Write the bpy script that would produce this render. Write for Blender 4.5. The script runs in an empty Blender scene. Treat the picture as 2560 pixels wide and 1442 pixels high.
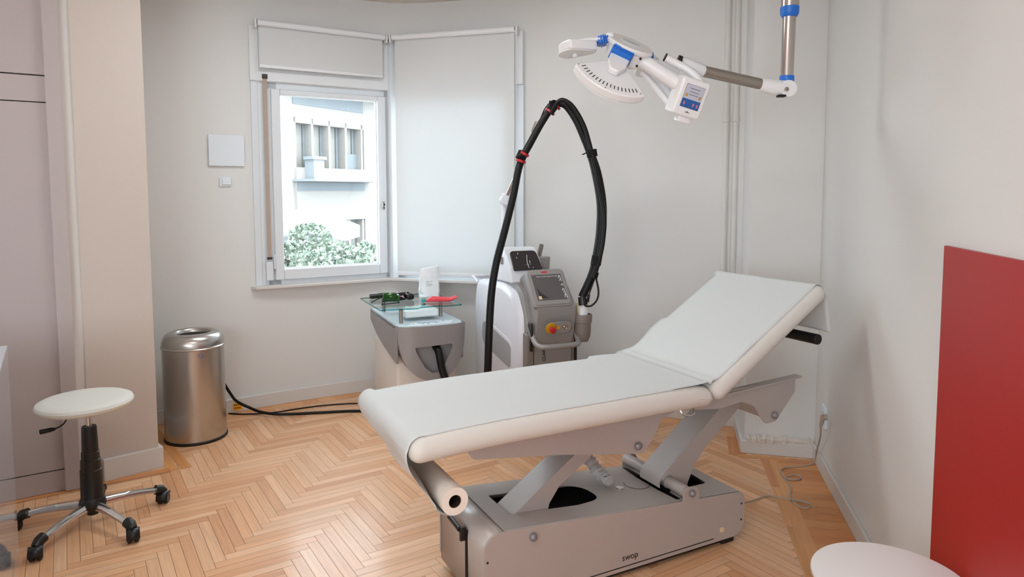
import bpy, bmesh, math, random
from math import sin, cos, pi, radians as rad, sqrt, atan2
from mathutils import Vector, Matrix, Quaternion
import mathutils.noise as mnoise
random.seed(7)
C = bpy.context.scene.collection
V = Vector

# ------------------------------------------------------------ camera
cam_d = bpy.data.cameras.new('camera'); cam = bpy.data.objects.new('camera', cam_d); C.objects.link(cam)
cam_d.sensor_width = 36.0; cam_d.lens = 1716.55/2560*36.0
cam_d.shift_y = (608.52-721)/2560.0; cam_d.clip_start = 0.05; cam_d.clip_end = 200
PITCH, ROLL = 7.47907685e-02, -1.49620462e-03
_f = V((0, cos(PITCH), -sin(PITCH))); _u = V((0, sin(PITCH), cos(PITCH))); _r = V((1, 0, 0))
_r2 = _r*cos(ROLL)+_u*sin(ROLL); _u2 = -_r*sin(ROLL)+_u*cos(ROLL)
cam.matrix_world = Matrix((( _r2.x,_u2.x,-_f.x,0),(_r2.y,_u2.y,-_f.y,0),(_r2.z,_u2.z,-_f.z,1.5),(0,0,0,1)))
bpy.context.scene.camera = cam

# ------------------------------------------------------------ world, lights, exposure
sc = bpy.context.scene
sc.view_settings.view_transform = 'Standard'; sc.view_settings.look = 'None'
sc.view_settings.gamma = 1.0; sc.view_settings.use_curve_mapping = False
sc.view_settings.exposure = 0.0
w = bpy.data.worlds.new('sky'); sc.world = w; w.use_nodes = True
bg = w.node_tree.nodes['Background']; bg.inputs[0].default_value = (0.80, 0.92, 1.0, 1); bg.inputs[1].default_value = 8.0

def light(name, kind, loc, energy, color, size=None, rot=None, sy=None):
    d = bpy.data.lights.new(name, kind); d.energy = energy; d.color = color
    if kind == 'AREA':
        d.shape = 'RECTANGLE'; d.size = size; d.size_y = sy or size
    if kind == 'SUN': d.angle = rad(1.0)
    o = bpy.data.objects.new(name, d); C.objects.link(o); o.location = loc
    if rot: o.rotation_euler = rot
    return o
sun = light('sun', 'SUN', (0, -5, 10), 1.5, (1, .97, .92)); sun.rotation_euler = V((-.55, .45, -.75)).to_track_quat('-Z', 'Y').to_euler()
light('ceiling_fill_front', 'AREA', (-0.65, 3.5, 2.83), 23, (.93, .985, 1.0), 1.2, (0, 0, 0), .5)  # overhead fill added to brighten the room, out of view
light('ceiling_fill_rear', 'AREA', (-0.35, 0.8, 2.83), 17, (1.0, .965, .92), 1.2, (0, 0, 0), .5)  # second added overhead fill, also out of view
light('rear_fill_light', 'AREA', (-1.3, -1.93, 1.65), 17, (1.0, .98, .96), 2.2, (rad(90), 0, 0), 1.5)  # lamp added behind the camera to fill the room

# ------------------------------------------------------------ materials
def lin(c): return tuple(((v/255)/12.92 if v/255 <= .04045 else ((v/255+.055)/1.055)**2.4) for v in c)
M = {}
def mat(name, rgb, rough=.5, metal=0., spec=.5, var=.04, scale=8., bump=0., bscale=40., coat=0., **kw):
    m = bpy.data.materials.new(name); m.use_nodes = True; nt = m.node_tree; b = nt.nodes['Principled BSDF']
    c = lin(rgb)
    b.inputs['Roughness'].default_value = rough; b.inputs['Metallic'].default_value = metal
    b.inputs['Specular IOR Level'].default_value = spec; b.inputs['Coat Weight'].default_value = coat
    tc = nt.nodes.new('ShaderNodeTexCoord')
    n = nt.nodes.new('ShaderNodeTexNoise'); n.inputs['Scale'].default_value = scale; n.inputs['Detail'].default_value = 3
    nt.links.new(tc.outputs['Object'], n.inputs['Vector'])
    cr = nt.nodes.new('ShaderNodeMapRange'); cr.inputs['To Min'].default_value = 1-var; cr.inputs['To Max'].default_value = 1+var
    nt.links.new(n.outputs['Fac'], cr.inputs['Value'])
    vm = nt.nodes.new('ShaderNodeVectorMath'); vm.operation = 'SCALE'; vm.inputs[0].default_value = c
    nt.links.new(cr.outputs['Result'], vm.inputs['Scale']); nt.links.new(vm.outputs['Vector'], b.inputs['Base Color'])
    if bump:
        n2 = nt.nodes.new('ShaderNodeTexNoise'); n2.inputs['Scale'].default_value = bscale; n2.inputs['Detail'].default_value = 4
        nt.links.new(tc.outputs['Object'], n2.inputs['Vector'])
        bp = nt.nodes.new('ShaderNodeBump'); bp.inputs['Strength'].default_value = bump; bp.inputs['Distance'].default_value = .01
        nt.links.new(n2.outputs['Fac'], bp.inputs['Height']); nt.links.new(bp.outputs['Normal'], b.inputs['Normal'])
    for k, v in kw.items(): b.inputs[k.replace('_', ' ')].default_value = v
    M[name] = m; return m
mat('wall_paint', (219, 218, 216), .75, var=.015, scale=1.3, bump=.06, bscale=90)
mat('pillar_paint', (200, 188, 179), .75, var=.015, scale=1.3, bump=.06, bscale=90)
mat('ceiling_paint', (222, 214, 208), .8, var=.01, scale=2)
mat('trim_paint', (214, 210, 206), .45, var=.02, bump=.12, bscale=25)
mat('chipped_plaster', (208, 198, 188), .8, var=.1, scale=30, bump=.8, bscale=45)
mat('wardrobe_paint', (178, 167, 166), .5, var=.012, scale=3)
mat('gap_dark', (70, 52, 48), .8)
mat('window_plastic', (222, 226, 230), .35, var=.01)
mat('blind_white', (226, 228, 230), .5, var=.01)
mat('strap', (178, 160, 146), .8, var=.08, scale=40)
mat('dark_brown', (52, 38, 34), .5)
mat('red_board', (168, 16, 14), .45, var=.05, scale=2.2, bump=.03, bscale=14)
mat('cushion', (213, 209, 203), .55, var=.012, bump=.03, bscale=30)
mat('paper', (206, 209, 209), .7, var=.01, bump=.10, bscale=9)
mat('roll_paper', (232, 220, 208), .8, var=.03, scale=60)
mat('steel_grey', (180, 171, 166), .38, metal=.2, var=.015)
mat('steel_knob', (134, 130, 134), .35, metal=.3)
mat('black_plastic', (16, 15, 16), .38, var=.1)
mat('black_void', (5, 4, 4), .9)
mat('black_rubber', (12, 11, 12), .55, var=.1)
mat('hose_black', (12, 11, 12), .5, spec=.3, var=.15, scale=20, bump=.15, bscale=60)
mat('velcro', (6, 6, 6), .9)
mat('red_tape', (176, 24, 34), .5)
mat('chrome', (206, 204, 202), .12, metal=1., var=.01)
mat('polished_pole', (198, 190, 186), .16, metal=1., var=.03)
mat('anodised', (158, 150, 142), .34, metal=.75, var=.04, scale=30)
mat('seat_vinyl', (226, 228, 222), .42, var=.01)
mat('laser_white', (222, 224, 232), .35, var=.008)
mat('laser_grey', (148, 144, 142), .42, metal=.15, var=.02)
mat('laser_dark_grey', (124, 114, 108), .5, var=.03)
mat('laser_vent', (158, 158, 160), .55, var=.05, scale=60)
mat('cryo_grey', (146, 140, 140), .42, metal=.15, var=.02)
mat('cryo_white', (226, 218, 210), .45, var=.01)
mat('cryo_top', (196, 208, 214), .3, var=.01)
mat('cryo_panel', (214, 224, 228), .35, var=.02)
mat('cryo_inner', (150, 148, 150), .5)
mat('lcd', (150, 172, 190), .2, var=.05)
mat('screen_dark', (52, 48, 48), .22, var=.12, scale=14)
mat('screen_grey', (92, 88, 88), .2, var=.10, scale=25)
mat('film_white', (232, 236, 238), .3)
mat('sign_red', (196, 40, 40), .5)
mat('text_black', (44, 28, 24), .7)
mat('text_white', (226, 230, 232), .6)
mat('stop_red', (190, 24, 40), .3)
mat('stop_yellow', (188, 140, 22), .4)
mat('label_orange', (226, 160, 40), .5)
mat('label_tan', (222, 196, 160), .5)
mat('lamp_white', (234, 234, 236), .3, var=.008)
mat('lamp_blue', (24, 108, 206), .4, var=.05)
mat('lamp_slot', (14, 10, 10), .7)
mat('screen_blue', (36, 92, 160), .35, var=.05)
mat('screen_pale', (190, 192, 208), .3, var=.03)
mat('screen_text', (96, 88, 98), .6)
mat('pink', (196, 110, 150), .5)
mat('switch_white', (222, 228, 234), .35)
mat('tube_red', (226, 66, 76), .3, var=.1, scale=18)
mat('teal', (20, 140, 140), .3)
mat('bottle_dark', (12, 18, 12), .2)
mat('lens_green', (22, 70, 6), .15, var=.3, scale=30)
mat('film_pink', (190, 140, 150), .35, var=.2, scale=60)
mat('cable_beige', (168, 154, 140), .5)
mat('tag_yellow', (240, 170, 20), .5, var=.1, scale=60)
mat('facade', (148, 142, 136), .8, var=.03, scale=.6)
mat('facade_dark', (112, 116, 118), .6, var=.08, scale=1.)
mat('facade_pane', (138, 134, 128), .4, var=.10, scale=.7)
mat('facade_stone', (130, 134, 136), .8, var=.05)
mat('leaf', (124, 134, 118), .7, var=.3, scale=6)
mat('awning', (150, 152, 152), .8)
mat('street', (140, 142, 142), .9, var=.05, scale=.5)
mat('table_white', (232, 232, 232), .35, var=.005)
mat('cabinet_gloss', (206, 216, 226), .06, spec=.9, var=.01, coat=.6, Coat_Roughness=.04)
mat('bag_clear', (200, 196, 192), .25, var=.1, scale=60, bump=.6, bscale=50, Alpha=.8)
mat('blue_logo', (60, 104, 168), .4)

def glass(name, rgb, rough=0., alpha_mix=.9, gl=.08):
    m = bpy.data.materials.new(name); m.use_nodes = True; nt = m.node_tree; nt.nodes.clear()
    o = nt.nodes.new('ShaderNodeOutputMaterial'); t = nt.nodes.new('ShaderNodeBsdfTransparent'); g = nt.nodes.new('ShaderNodeBsdfGlossy')
    fr = nt.nodes.new('ShaderNodeFresnel'); fr.inputs['IOR'].default_value = 1.45
    mx = nt.nodes.new('ShaderNodeMixShader'); t.inputs[0].default_value = (*lin(rgb), 1); g.inputs['Roughness'].default_value = rough
    ge = nt.nodes.new('ShaderNodeNewGeometry'); su = nt.nodes.new('ShaderNodeMath'); su.operation = 'SUBTRACT'; su.inputs[0].default_value = 1.0; nt.links.new(ge.outputs['Backfacing'], su.inputs[1]); mu = nt.nodes.new('ShaderNodeMath'); mu.operation = 'MULTIPLY'; nt.links.new(fr.outputs[0], mu.inputs[0]); nt.links.new(su.outputs[0], mu.inputs[1]); nt.links.new(mu.outputs[0], mx.inputs[0]); nt.links.new(t.outputs[0], mx.inputs[1]); nt.links.new(g.outputs[0], mx.inputs[2]); nt.links.new(mx.outputs[0], o.inputs[0])
    M[name] = m
glass('window_glass', (250, 252, 253)); glass('shelf_glass', (247, 252, 252), .02); glass('glass_edge', (90, 186, 186), .05)
def blindm():
    m = bpy.data.materials.new('blind_fabric'); m.use_nodes = True; nt = m.node_tree; nt.nodes.clear()
    o = nt.nodes.new('ShaderNodeOutputMaterial'); d = nt.nodes.new('ShaderNodeBsdfDiffuse'); t = nt.nodes.new('ShaderNodeBsdfTranslucent')
    d.inputs[0].default_value = (.84, .84, .83, 1); t.inputs[0].default_value = (.66, .70, .72, 1)
    wv = nt.nodes.new('ShaderNodeTexNoise'); wv.inputs['Scale'].default_value = 300
    tc = nt.nodes.new('ShaderNodeTexCoord'); nt.links.new(tc.outputs['Object'], wv.inputs['Vector'])
    bp = nt.nodes.new('ShaderNodeBump'); bp.inputs['Strength'].default_value = .05; bp.inputs['Distance'].default_value = .005
    nt.links.new(wv.outputs['Fac'], bp.inputs['Height']); nt.links.new(bp.outputs[0], d.inputs['Normal'])
    mx = nt.nodes.new('ShaderNodeMixShader'); mx.inputs[0].default_value = .275
    nt.links.new(d.outputs[0], mx.inputs[1]); nt.links.new(t.outputs[0], mx.inputs[2]); nt.links.new(mx.outputs[0], o.inputs[0]); M['blind_fabric'] = m
blindm()
def brushed():
    m = mat('brushed_steel', (190, 186, 182), .27, metal=1., var=.01); nt = m.node_tree; b = nt.nodes['Principled BSDF']
    tc = nt.nodes.new('ShaderNodeTexCoord'); mp = nt.nodes.new('ShaderNodeMapping'); mp.inputs['Scale'].default_value = (60, 60, 1.2)
    n = nt.nodes.new('ShaderNodeTexNoise'); n.inputs['Scale'].default_value = 4; nt.links.new(tc.outputs['Object'], mp.inputs[0]); nt.links.new(mp.outputs[0], n.inputs['Vector'])
    r = nt.nodes.new('ShaderNodeMapRange'); r.inputs['To Min'].default_value = .25; r.inputs['To Max'].default_value = .29
    b.inputs['Anisotropic'].default_value = .5
brushed()
def wood():
    m = bpy.data.materials.new('parquet'); m.use_nodes = True; nt = m.node_tree; b = nt.nodes['Principled BSDF']
    at = nt.nodes.new('ShaderNodeAttribute'); at.attribute_name = 'plank'
    uv = nt.nodes.new('ShaderNodeUVMap'); uv.uv_map = 'grain'
    mp = nt.nodes.new('ShaderNodeMapping'); mp.inputs['Scale'].default_value = (2.2, 42, 1)
    n = nt.nodes.new('ShaderNodeTexNoise'); n.inputs['Scale'].default_value = 1.6; n.inputs['Detail'].default_value = 6; n.inputs['Roughness'].default_value = .6; n.inputs['Distortion'].default_value = .6
    nt.links.new(uv.outputs[0], mp.inputs[0]); nt.links.new(mp.outputs[0], n.inputs['Vector'])
    r = nt.nodes.new('ShaderNodeMapRange'); r.inputs['From Min'].default_value = .3; r.inputs['From Max'].default_value = .75; r.inputs['To Min'].default_value = 1.1; r.inputs['To Max'].default_value = .84
    nt.links.new(n.outputs['Fac'], r.inputs['Value'])
    vm = nt.nodes.new('ShaderNodeVectorMath'); vm.operation = 'SCALE'
    nt.links.new(at.outputs['Color'], vm.inputs[0]); nt.links.new(r.outputs[0], vm.inputs['Scale']); nt.links.new(vm.outputs[0], b.inputs['Base Color'])
    tc = nt.nodes.new('ShaderNodeTexCoord'); n3 = nt.nodes.new('ShaderNodeTexNoise'); n3.inputs['Scale'].default_value = 3
    nt.links.new(tc.outputs['Object'], n3.inputs['Vector'])
    r3 = nt.nodes.new('ShaderNodeMapRange'); r3.inputs['To Min'].default_value = .42; r3.inputs['To Max'].default_value = .5
    nt.links.new(n3.outputs['Fac'], r3.inputs['Value']); nt.links.new(r3.outputs[0], b.inputs['Roughness'])
    b.inputs['Specular IOR Level'].default_value = .5; b.inputs['Coat Weight'].default_value = .35; b.inputs['Coat Roughness'].default_value = .16
    bp = nt.nodes.new('ShaderNodeBump'); bp.inputs['Strength'].default_value = .06; bp.inputs['Distance'].default_value = .003
    nt.links.new(n.outputs['Fac'], bp.inputs['Height']); nt.links.new(bp.outputs[0], b.inputs['Normal'])
    M['parquet'] = m
wood()

# ------------------------------------------------------------ object helpers
def tag(o, label=None, cat=None, group=None, kind=None):
    if label: o['label'] = label
    if cat: o['category'] = cat
    if group: o['group'] = group
    if kind: o['kind'] = kind
    return o
def empty(name, loc=(0, 0, 0), rz=0, label=None, cat=None, group=None, kind=None):
    o = bpy.data.objects.new(name, None); C.objects.link(o); o.location = loc; o.rotation_euler = (0, 0, rz); o.empty_display_size = .05
    return tag(o, label, cat, group, kind)
class MB:
    """collects shapes and links them as one mesh object"""
    def __init__(s): s.bm = bmesh.new()
    def mesh(s, vs, fs, mtx=None):
        vv = [s.bm.verts.new((mtx @ V(v)) if mtx else v) for v in vs]
        for f in fs:
            try: s.bm.faces.new([vv[i] for i in f])
            except ValueError: pass
        return s
    def box(s, c, d, mtx=None):
        x, y, z = c; a, b, h = d[0]/2, d[1]/2, d[2]/2
        vs = [(x+i*a, y+j*b, z+k*h) for k in (-1, 1) for j in (-1, 1) for i in (-1, 1)]
        return s.mesh(vs, [(0, 2, 3, 1), (4, 5, 7, 6), (0, 1, 5, 4), (2, 6, 7, 3), (0, 4, 6, 2), (1, 3, 7, 5)], mtx)
    def prism(s, pts, a, b, plane='xy', mtx=None):
        n = len(pts)
        def q(p, t): return {'xy': (p[0], p[1], t), 'xz': (p[0], t, p[1]), 'yz': (t, p[0], p[1])}[plane]
        vs = [q(p, a) for p in pts]+[q(p, b) for p in pts]
        fs = [tuple(range(n))[::-1], tuple(range(n, 2*n))]+[(i, (i+1) % n, n+(i+1) % n, n+i) for i in range(n)]
        return s.mesh(vs, fs, mtx)
    def tube(s, pts, r, seg=12, cap=True, flat=1.0):
        pts = [V(p) for p in pts]; n = len(pts); rs = r if isinstance(r, (list, tuple)) else [r]*n
        t0 = (pts[1]-pts[0]).normalized(); up = V((0, 0, 1)) if abs(t0.z) < .9 else V((0, 1, 0))
        nrm = t0.cross(up).normalized(); rings = []; vs = []
        for i, p in enumerate(pts):
            t = (pts[min(i+1, n-1)]-pts[max(i-1, 0)])
            t = t.normalized() if t.length > 1e-9 else t0
            nrm = (nrm-t*nrm.dot(t)).normalized(); bn = t.cross(nrm)
            for k in range(seg):
                a = 2*pi*k/seg; vs.append(p+nrm*(rs[i]*cos(a))+bn*(rs[i]*flat*sin(a)))
        fs = [(i*seg+k, i*seg+(k+1) % seg, (i+1)*seg+(k+1) % seg, (i+1)*seg+k) for i in range(n-1) for k in range(seg)]
        if cap: fs += [tuple(range(seg))[::-1], tuple((n-1)*seg+k for k in range(seg))]
        return s.mesh(vs, fs)
    def lathe(s, prof, seg=32, mtx=None, close=False):
        vs = []; fs = []; n = len(prof)
        for (r, z) in prof:
            for k in range(seg): a = 2*pi*k/seg; vs.append((r*cos(a), r*sin(a), z))
        m = n if close else n-1
        for i in range(m):
            for k in range(seg): fs.append((i*seg+k, i*seg+(k+1) % seg, ((i+1) % n)*seg+(k+1) % seg, ((i+1) % n)*seg+k))
        if not close:
            if prof[0][0] > 1e-6: fs.append(tuple(range(seg))[::-1])
            if prof[-1][0] > 1e-6: fs.append(tuple((n-1)*seg+k for k in range(seg)))
        return s.mesh(vs, fs, mtx)
    def sphere(s, c, r, mtx=None, sc=(1, 1, 1), seg=16):
        prof = [(max(r*sin(pi*i/8), 1e-5), -r*cos(pi*i/8)) for i in range(9)]
        T = Matrix.Translation(c) @ Matrix.Diagonal((*sc, 1)); return s.lathe(prof, seg, (mtx @ T) if mtx else T)
    def rbox(s, c, d, r, mtx=None, n=6, fn=None, sub=(1, 1, 1)):
        """rounded box; r = radius; fn deforms a point (unit box coordinates kept in world size)"""
        h = [x/2 for x in d]
        def axis(i):
            hh = h[i]; rr = min(r, hh); a = [-hh+rr*(1-cos(pi/2*k/n))*1.0 for k in range(n)]
            a = [-hh+rr*(k/n)**1.0 for k in range(n)]
            m = sub[i]; mid = [(-hh+rr)+(2*hh-2*rr)*k/m for k in range(m+1)]
            return a+mid+[-x for x in reversed(a)]
        ax = [axis(i) for i in range(3)]
        def mp(p):
            q = [max(-(h[i]-min(r, h[i])), min(h[i]-min(r, h[i]), p[i])) for i in range(3)]
            dd = V((p[0]-q[0], p[1]-q[1], p[2]-q[2]))
            if dd.length > 1e-9:
                # cube-to-sphere
                u = [dd[i]/min(r, h[i]) for i in range(3)]; mx = max(abs(t) for t in u)
                dd = V(u).normalized()*r*mx if mx < 1 else V(u).normalized()*r
            o = V(q)+dd
            if fn: o = fn(o)
            return o+V(c)
        vid = {}; vs = []
        def g(p):
            k = tuple(round(t, 6) for t in p)
            if k not in vid: vid[k] = len(vs); vs.append(mp(p))
            return vid[k]
        fs = []
        for i in range(3):
            j, k = (i+1) % 3, (i+2) % 3
            for sgn in (-1, 1):
                for a in range(len(ax[j])-1):
                    for b in range(len(ax[k])-1):
                        q = []
                        for (da, db) in ((0, 0), (1, 0), (1, 1), (0, 1)):
                            p = [0, 0, 0]; p[i] = sgn*h[i]; p[j] = ax[j][a+da]; p[k] = ax[k][b+db]; q.append(g(p))
                        if sgn < 0: q = q[::-1]
                        if len(set(q)) == 4: fs.append(tuple(q))
        return s.mesh(vs, fs, mtx)
    def build(s, name, m, parent=None, bevel=0., ang=35, label=None, seg=2):
        bmesh.ops.recalc_face_normals(s.bm, faces=s.bm.faces)
        me = bpy.data.meshes.new(name); s.bm.to_mesh(me); s.bm.free()
        for p in me.polygons: p.use_smooth = True
        me.set_sharp_from_angle(angle=rad(ang))
        me.materials.append(M[m] if isinstance(m, str) else m)
        o = bpy.data.objects.new(name, me); C.objects.link(o)
        if parent: o.parent = parent
        if bevel:
            b = o.modifiers.new('bevel', 'BEVEL'); b.width = bevel; b.segments = seg; b.limit_method = 'ANGLE'; b.angle_limit = rad(40)
        if label: o['label'] = label
        return o
def rpoly(pts, rads, seg=6):
    """round the corners of a polygon; rads one radius or a list"""
    n = len(pts); out = []
    for i in range(n):
        r = rads if not isinstance(rads, (list, tuple)) else rads[i]
        p = V((*pts[i], 0)); a = V((*pts[i-1], 0))-p; b = V((*pts[(i+1) % n], 0))-p
        if r <= 0: out.append((p.x, p.y)); continue
        th = a.angle(b); d = min(r/math.tan(th/2), a.length*.49, b.length*.49)
        p0 = p+a.normalized()*d; p1 = p+b.normalized()*d
        for k in range(seg+1):
            t = k/seg; q = p0*(1-t)**2+p*2*t*(1-t)+p1*t*t; out.append((q.x, q.y))
    return out
def cat(pts, n=8):
    P = [V(p) for p in pts]; P = [P[0]*2-P[1]]+P+[P[-1]*2-P[-2]]; o = []
    for i in range(1, len(P)-2):
        for k in range(n):
            t = k/n; a, b, c, d = P[i-1], P[i], P[i+1], P[i+2]
            o.append(.5*((2*b)+(c-a)*t+(2*a-5*b+4*c-d)*t*t+(3*b-a-3*c+d)*t**3))
    o.append(P[-2]); return o
def plate(name, outer, holes, thick, m, parent=None, mtx=None):
    """flat sheet in xy with real holes"""
    cu = bpy.data.curves.new(name, 'CURVE'); cu.dimensions = '2D'; cu.fill_mode = 'BOTH'; cu.extrude = thick/2
    for poly in [outer]+holes:
        sp = cu.splines.new('POLY'); sp.points.add(len(poly)-1); sp.use_cyclic_u = True
        for i, p in enumerate(poly): sp.points[i].co = (p[0], p[1], 0, 1)
    o = bpy.data.objects.new(name, cu); C.objects.link(o); dg = bpy.context.evaluated_depsgraph_get()
    me = bpy.data.meshes.new_from_object(o.evaluated_get(dg)); bpy.data.objects.remove(o); bpy.data.curves.remove(cu)
    if mtx: me.transform(mtx)
    me.materials.clear(); me.materials.append(M[m]); me.name = name
    ob = bpy.data.objects.new(name, me); C.objects.link(ob); ob.parent = parent
    return ob
def text(name, s, size, m, parent, mtx, ext=.0006, font_scale=1.0, align='LEFT'):
    cu = bpy.data.curves.new(name, 'FONT'); cu.body = s; cu.size = size; cu.extrude = ext; cu.align_x = align; cu.space_character = font_scale
    o = bpy.data.objects.new(name, cu); C.objects.link(o); dg = bpy.context.evaluated_depsgraph_get()
    me = bpy.data.meshes.new_from_object(o.evaluated_get(dg)); bpy.data.objects.remove(o); bpy.data.curves.remove(cu)
    me.transform(mtx); me.materials.clear(); me.materials.append(M[m]); me.name = name
    ob = bpy.data.objects.new(name, me); C.objects.link(ob); ob.parent = parent
    return ob
def frame(o, x, y, z=None):
    x = V(x).normalized(); y = (V(y)-x*V(y).dot(x)).normalized(); z = x.cross(y)
    return Matrix(((x.x, y.x, z.x, o[0]), (x.y, y.y, z.y, o[1]), (x.z, y.z, z.z, o[2]), (0, 0, 0, 1)))
def XY(p): return (p[0], p[1])

# ------------------------------------------------------------ room shell
CEIL = 2.89
HB = [(0, 0), (0, 0)]
def floor():
    A = rad(32.9); L, W = .408, .0465; g = .0007
    ex, ey = V((cos(A), sin(A))), V((-sin(A), cos(A))); org = V((-1.404, 3.152))-ex*L-ey*W
    me = bpy.data.meshes.new('floor'); vs = []; fs = []; cols = []; uvs = []
    pal = [(226, 175, 132), (229, 181, 140), (223, 169, 125), (231, 184, 144), (222, 167, 123), (227, 176, 133), (215, 158, 114), (231, 184, 144)]
    def quad(P, col, ln, wd):
        b = len(vs); vs.extend([(p.x, p.y, 0) for p in P]); fs.append((b, b+1, b+2, b+3)); cols.append(col)
        o = (random.uniform(0, 50), random.uniform(0, 50)); uvs.extend([o, (o[0]+ln, o[1]), (o[0]+ln, o[1]+wd), (o[0], o[1]+wd)])
    def col(tint=(1, 1, 1)):
        c = lin(random.choice(pal)); k = random.uniform(.94, 1.04); return (c[0]*k*tint[0], c[1]*k*tint[1], c[2]*k*tint[2], 1)
    def inside(p): return -4.2 < p.x < 2.6 and -2.3 < p.y < 5.9
    for s in range(-14, 15):
        for k in range(-170, 171):
            for hv in (0, 1):
                if hv == 0: x0, y0, x1, y1 = k*W+s*L, k*W-s*L, k*W+s*L+L, k*W-s*L+W
                else: x0, y0, x1, y1 = k*W+L+s*L, k*W+W-L-s*L, k*W+L+W+s*L, k*W+W-s*L
                c = org+ex*(x0+x1)/2+ey*(y0+y1)/2
                if not inside(c): continue
                P = [(x0+g, y0+g), (x1-g, y0+g), (x1-g, y1-g), (x0+g, y1-g)]
                if hv: P = P[1:]+P[:1]
                quad([org+ex*p[0]+ey*p[1] for p in P], col(), L, W)
    def strip(a, b, wd, tint, plank=.5, z=.0012, cross=None):
        """a border course from a to b (wd to its left), in planks"""
        a, b = V(a), V(b); d = (b-a); n = max(1, int(round(d.length/plank))); d = d/n; u = d.normalized(); nn = V((-u.y, u.x))*wd
        for i in range(n):
            p = a+d*i; q = a+d*(i+1); gg = u*g
            P = [p+gg, q-gg, q-gg+nn*(.985), p+gg+nn*.985]
            if cross: P = P[1:]+P[:1]
            bb = len(vs); quad(P, col(tint), max(d.length, abs(wd)), min(d.length, abs(wd)))
            for t in range(4): vs[bb+t] = (vs[bb+t][0], vs[bb+t][1], z)
    org_t = (.84, .62, .33)
    # right border: two long courses and cross planks up to the skirting
    wd = V((-.2094, -.9778)); st = V((1.405, 3.80)); en = st+wd*5.4
    strip(en, st, -.0455, (.86, .68, .42), .42); 
    o2 = V((.9778, -.2094))*.0455; strip(en+o2, st+o2, -.0455, (.90, .72, .46), .5)
    o3 = o2*2; strip(en+o3, st+o3, -.22, org_t, .075, cross=True)
    # around the right pillar
    strip((1.30, 3.835), (1.56, 3.765), -.045, org_t, .5, .0016)
    strip((1.24, 3.83), (1.40, 4.42), -.05, (.92, .74, .5), .4, .0014); strip((1.29, 3.83), (1.45, 4.42), -.05, org_t, .4, .0015)
    # by the left pillar and the wardrobe
    strip((-1.86, 3.60), (-2.42, 4.30), -.055, (.85, .66, .38), .4); strip((-1.80, 3.63), (-2.36, 4.32), -.055, (.84, .62, .33), .4, .0011)
    strip((-2.45, 3.19), (-1.84, 3.60), .06, (.85, .64, .36), .45, .0018)
    # along the curved wall
    for i in range(len(ARC)-1):
        a, b = V(ARC[i]), V(ARC[i+1])
        u = (b-a).normalized(); nn = V((u.y, -u.x))
        strip(a+nn*.005, b+nn*.005, -.12, (.98, .84, .64), .9, .0005+.0003*(i % 2))
    bvs = len(vs); vs.extend([(-4.3, -2.4, -.003), (2.7, -2.4, -.003), (2.7, 6, -.003), (-4.3, 6, -.003)]); fs.append((bvs, bvs+1, bvs+2, bvs+3)); cols.append((.16, .08, .045, 1)); uvs.extend([(0, 0)]*4)
    me.from_pydata(vs, [], fs); at = me.color_attributes.new('plank', 'FLOAT_COLOR', 'CORNER'); uv = me.uv_layers.new(name='grain')
    i = 0
    for fi, f in enumerate(fs):
        for _ in f: at.data[i].color = cols[fi]; uv.data[i].uv = uvs[i] if i < len(uvs) else (0, 0); i += 1
    me.materials.append(M['parquet']); o = bpy.data.objects.new('floor', me); C.objects.link(o); tag(o, kind='structure')
ARC0 = [(-2.60, 4.15), (-2.42, 4.262), (-2.3, 4.345), (-1.93, 4.592), (-1.63, 4.806), (-1.25, 5.03), (-1.06, 5.118), (-.85, 5.185), (-.6, 5.165), (-.23, 5.07), (.07, 4.95), (.5, 4.755), (1.0, 4.51), (1.45, 4.285)]
ARC = [XY(p) for p in cat([(x, y, 0) for x, y in ARC0], 4)]
floor()

def strip_wall(bm, pts, z0, z1, t=.1, side=1):
    """wall along pts (2D) from z0 to z1, thickness t outwards (left of travel if side=1)"""
    P = [V(p) for p in pts]; n = len(P); off = []
    for i in range(n):
        u = (P[min(i+1, n-1)]-P[max(i-1, 0)]).normalized(); off.append(P[i]+V((-u.y, u.x))*t*side)
    ring = P+off[::-1]
    vs = [(p.x, p.y, z0) for p in P]+[(p.x, p.y, z0) for p in off]+[(p.x, p.y, z1) for p in P]+[(p.x, p.y, z1) for p in off]
    fs = []
    for i in range(n-1):
        fs += [(i, i+1, 2*n+i+1, 2*n+i), (n+i+1, n+i, 3*n+i, 3*n+i+1), (2*n+i, 2*n+i+1, 3*n+i+1, 3*n+i), (i+1, i, n+i, n+i+1)]
    fs += [(0, 2*n, 3*n, n), (n-1, 2*n-1, 4*n-1, 3*n-1)]
    bm.mesh(vs, fs)
JL, JR = -1.77, .062      # x of the window jambs on the curved wall
def cut(pts, x):
    for i in range(len(pts)-1):
        if pts[i][0] <= x <= pts[i+1][0]:
            t = (x-pts[i][0])/(pts[i+1][0]-pts[i][0]); return (x, pts[i][1]+t*(pts[i+1][1]-pts[i][1]))
pl_, pr_ = cut(ARC, JL), cut(ARC, JR)
left = [p for p in ARC if p[0] < JL]+[pl_]; mid = [pl_]+[p for p in ARC if JL < p[0] < JR]+[pr_]; right = [pr_]+[p for p in ARC if p[0] > JR]
SILL = .845
def wall(name, segs, m='wall_paint'):
    b = MB()
    for s in segs: strip_wall(b, *s)
    o = b.build(name, m, ang=25); tag(o, kind='structure'); return o
wall('wall_back', [(left, 0, CEIL), (mid, 0, SILL), (mid, 2.625, CEIL), (right, 0, CEIL)])
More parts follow.
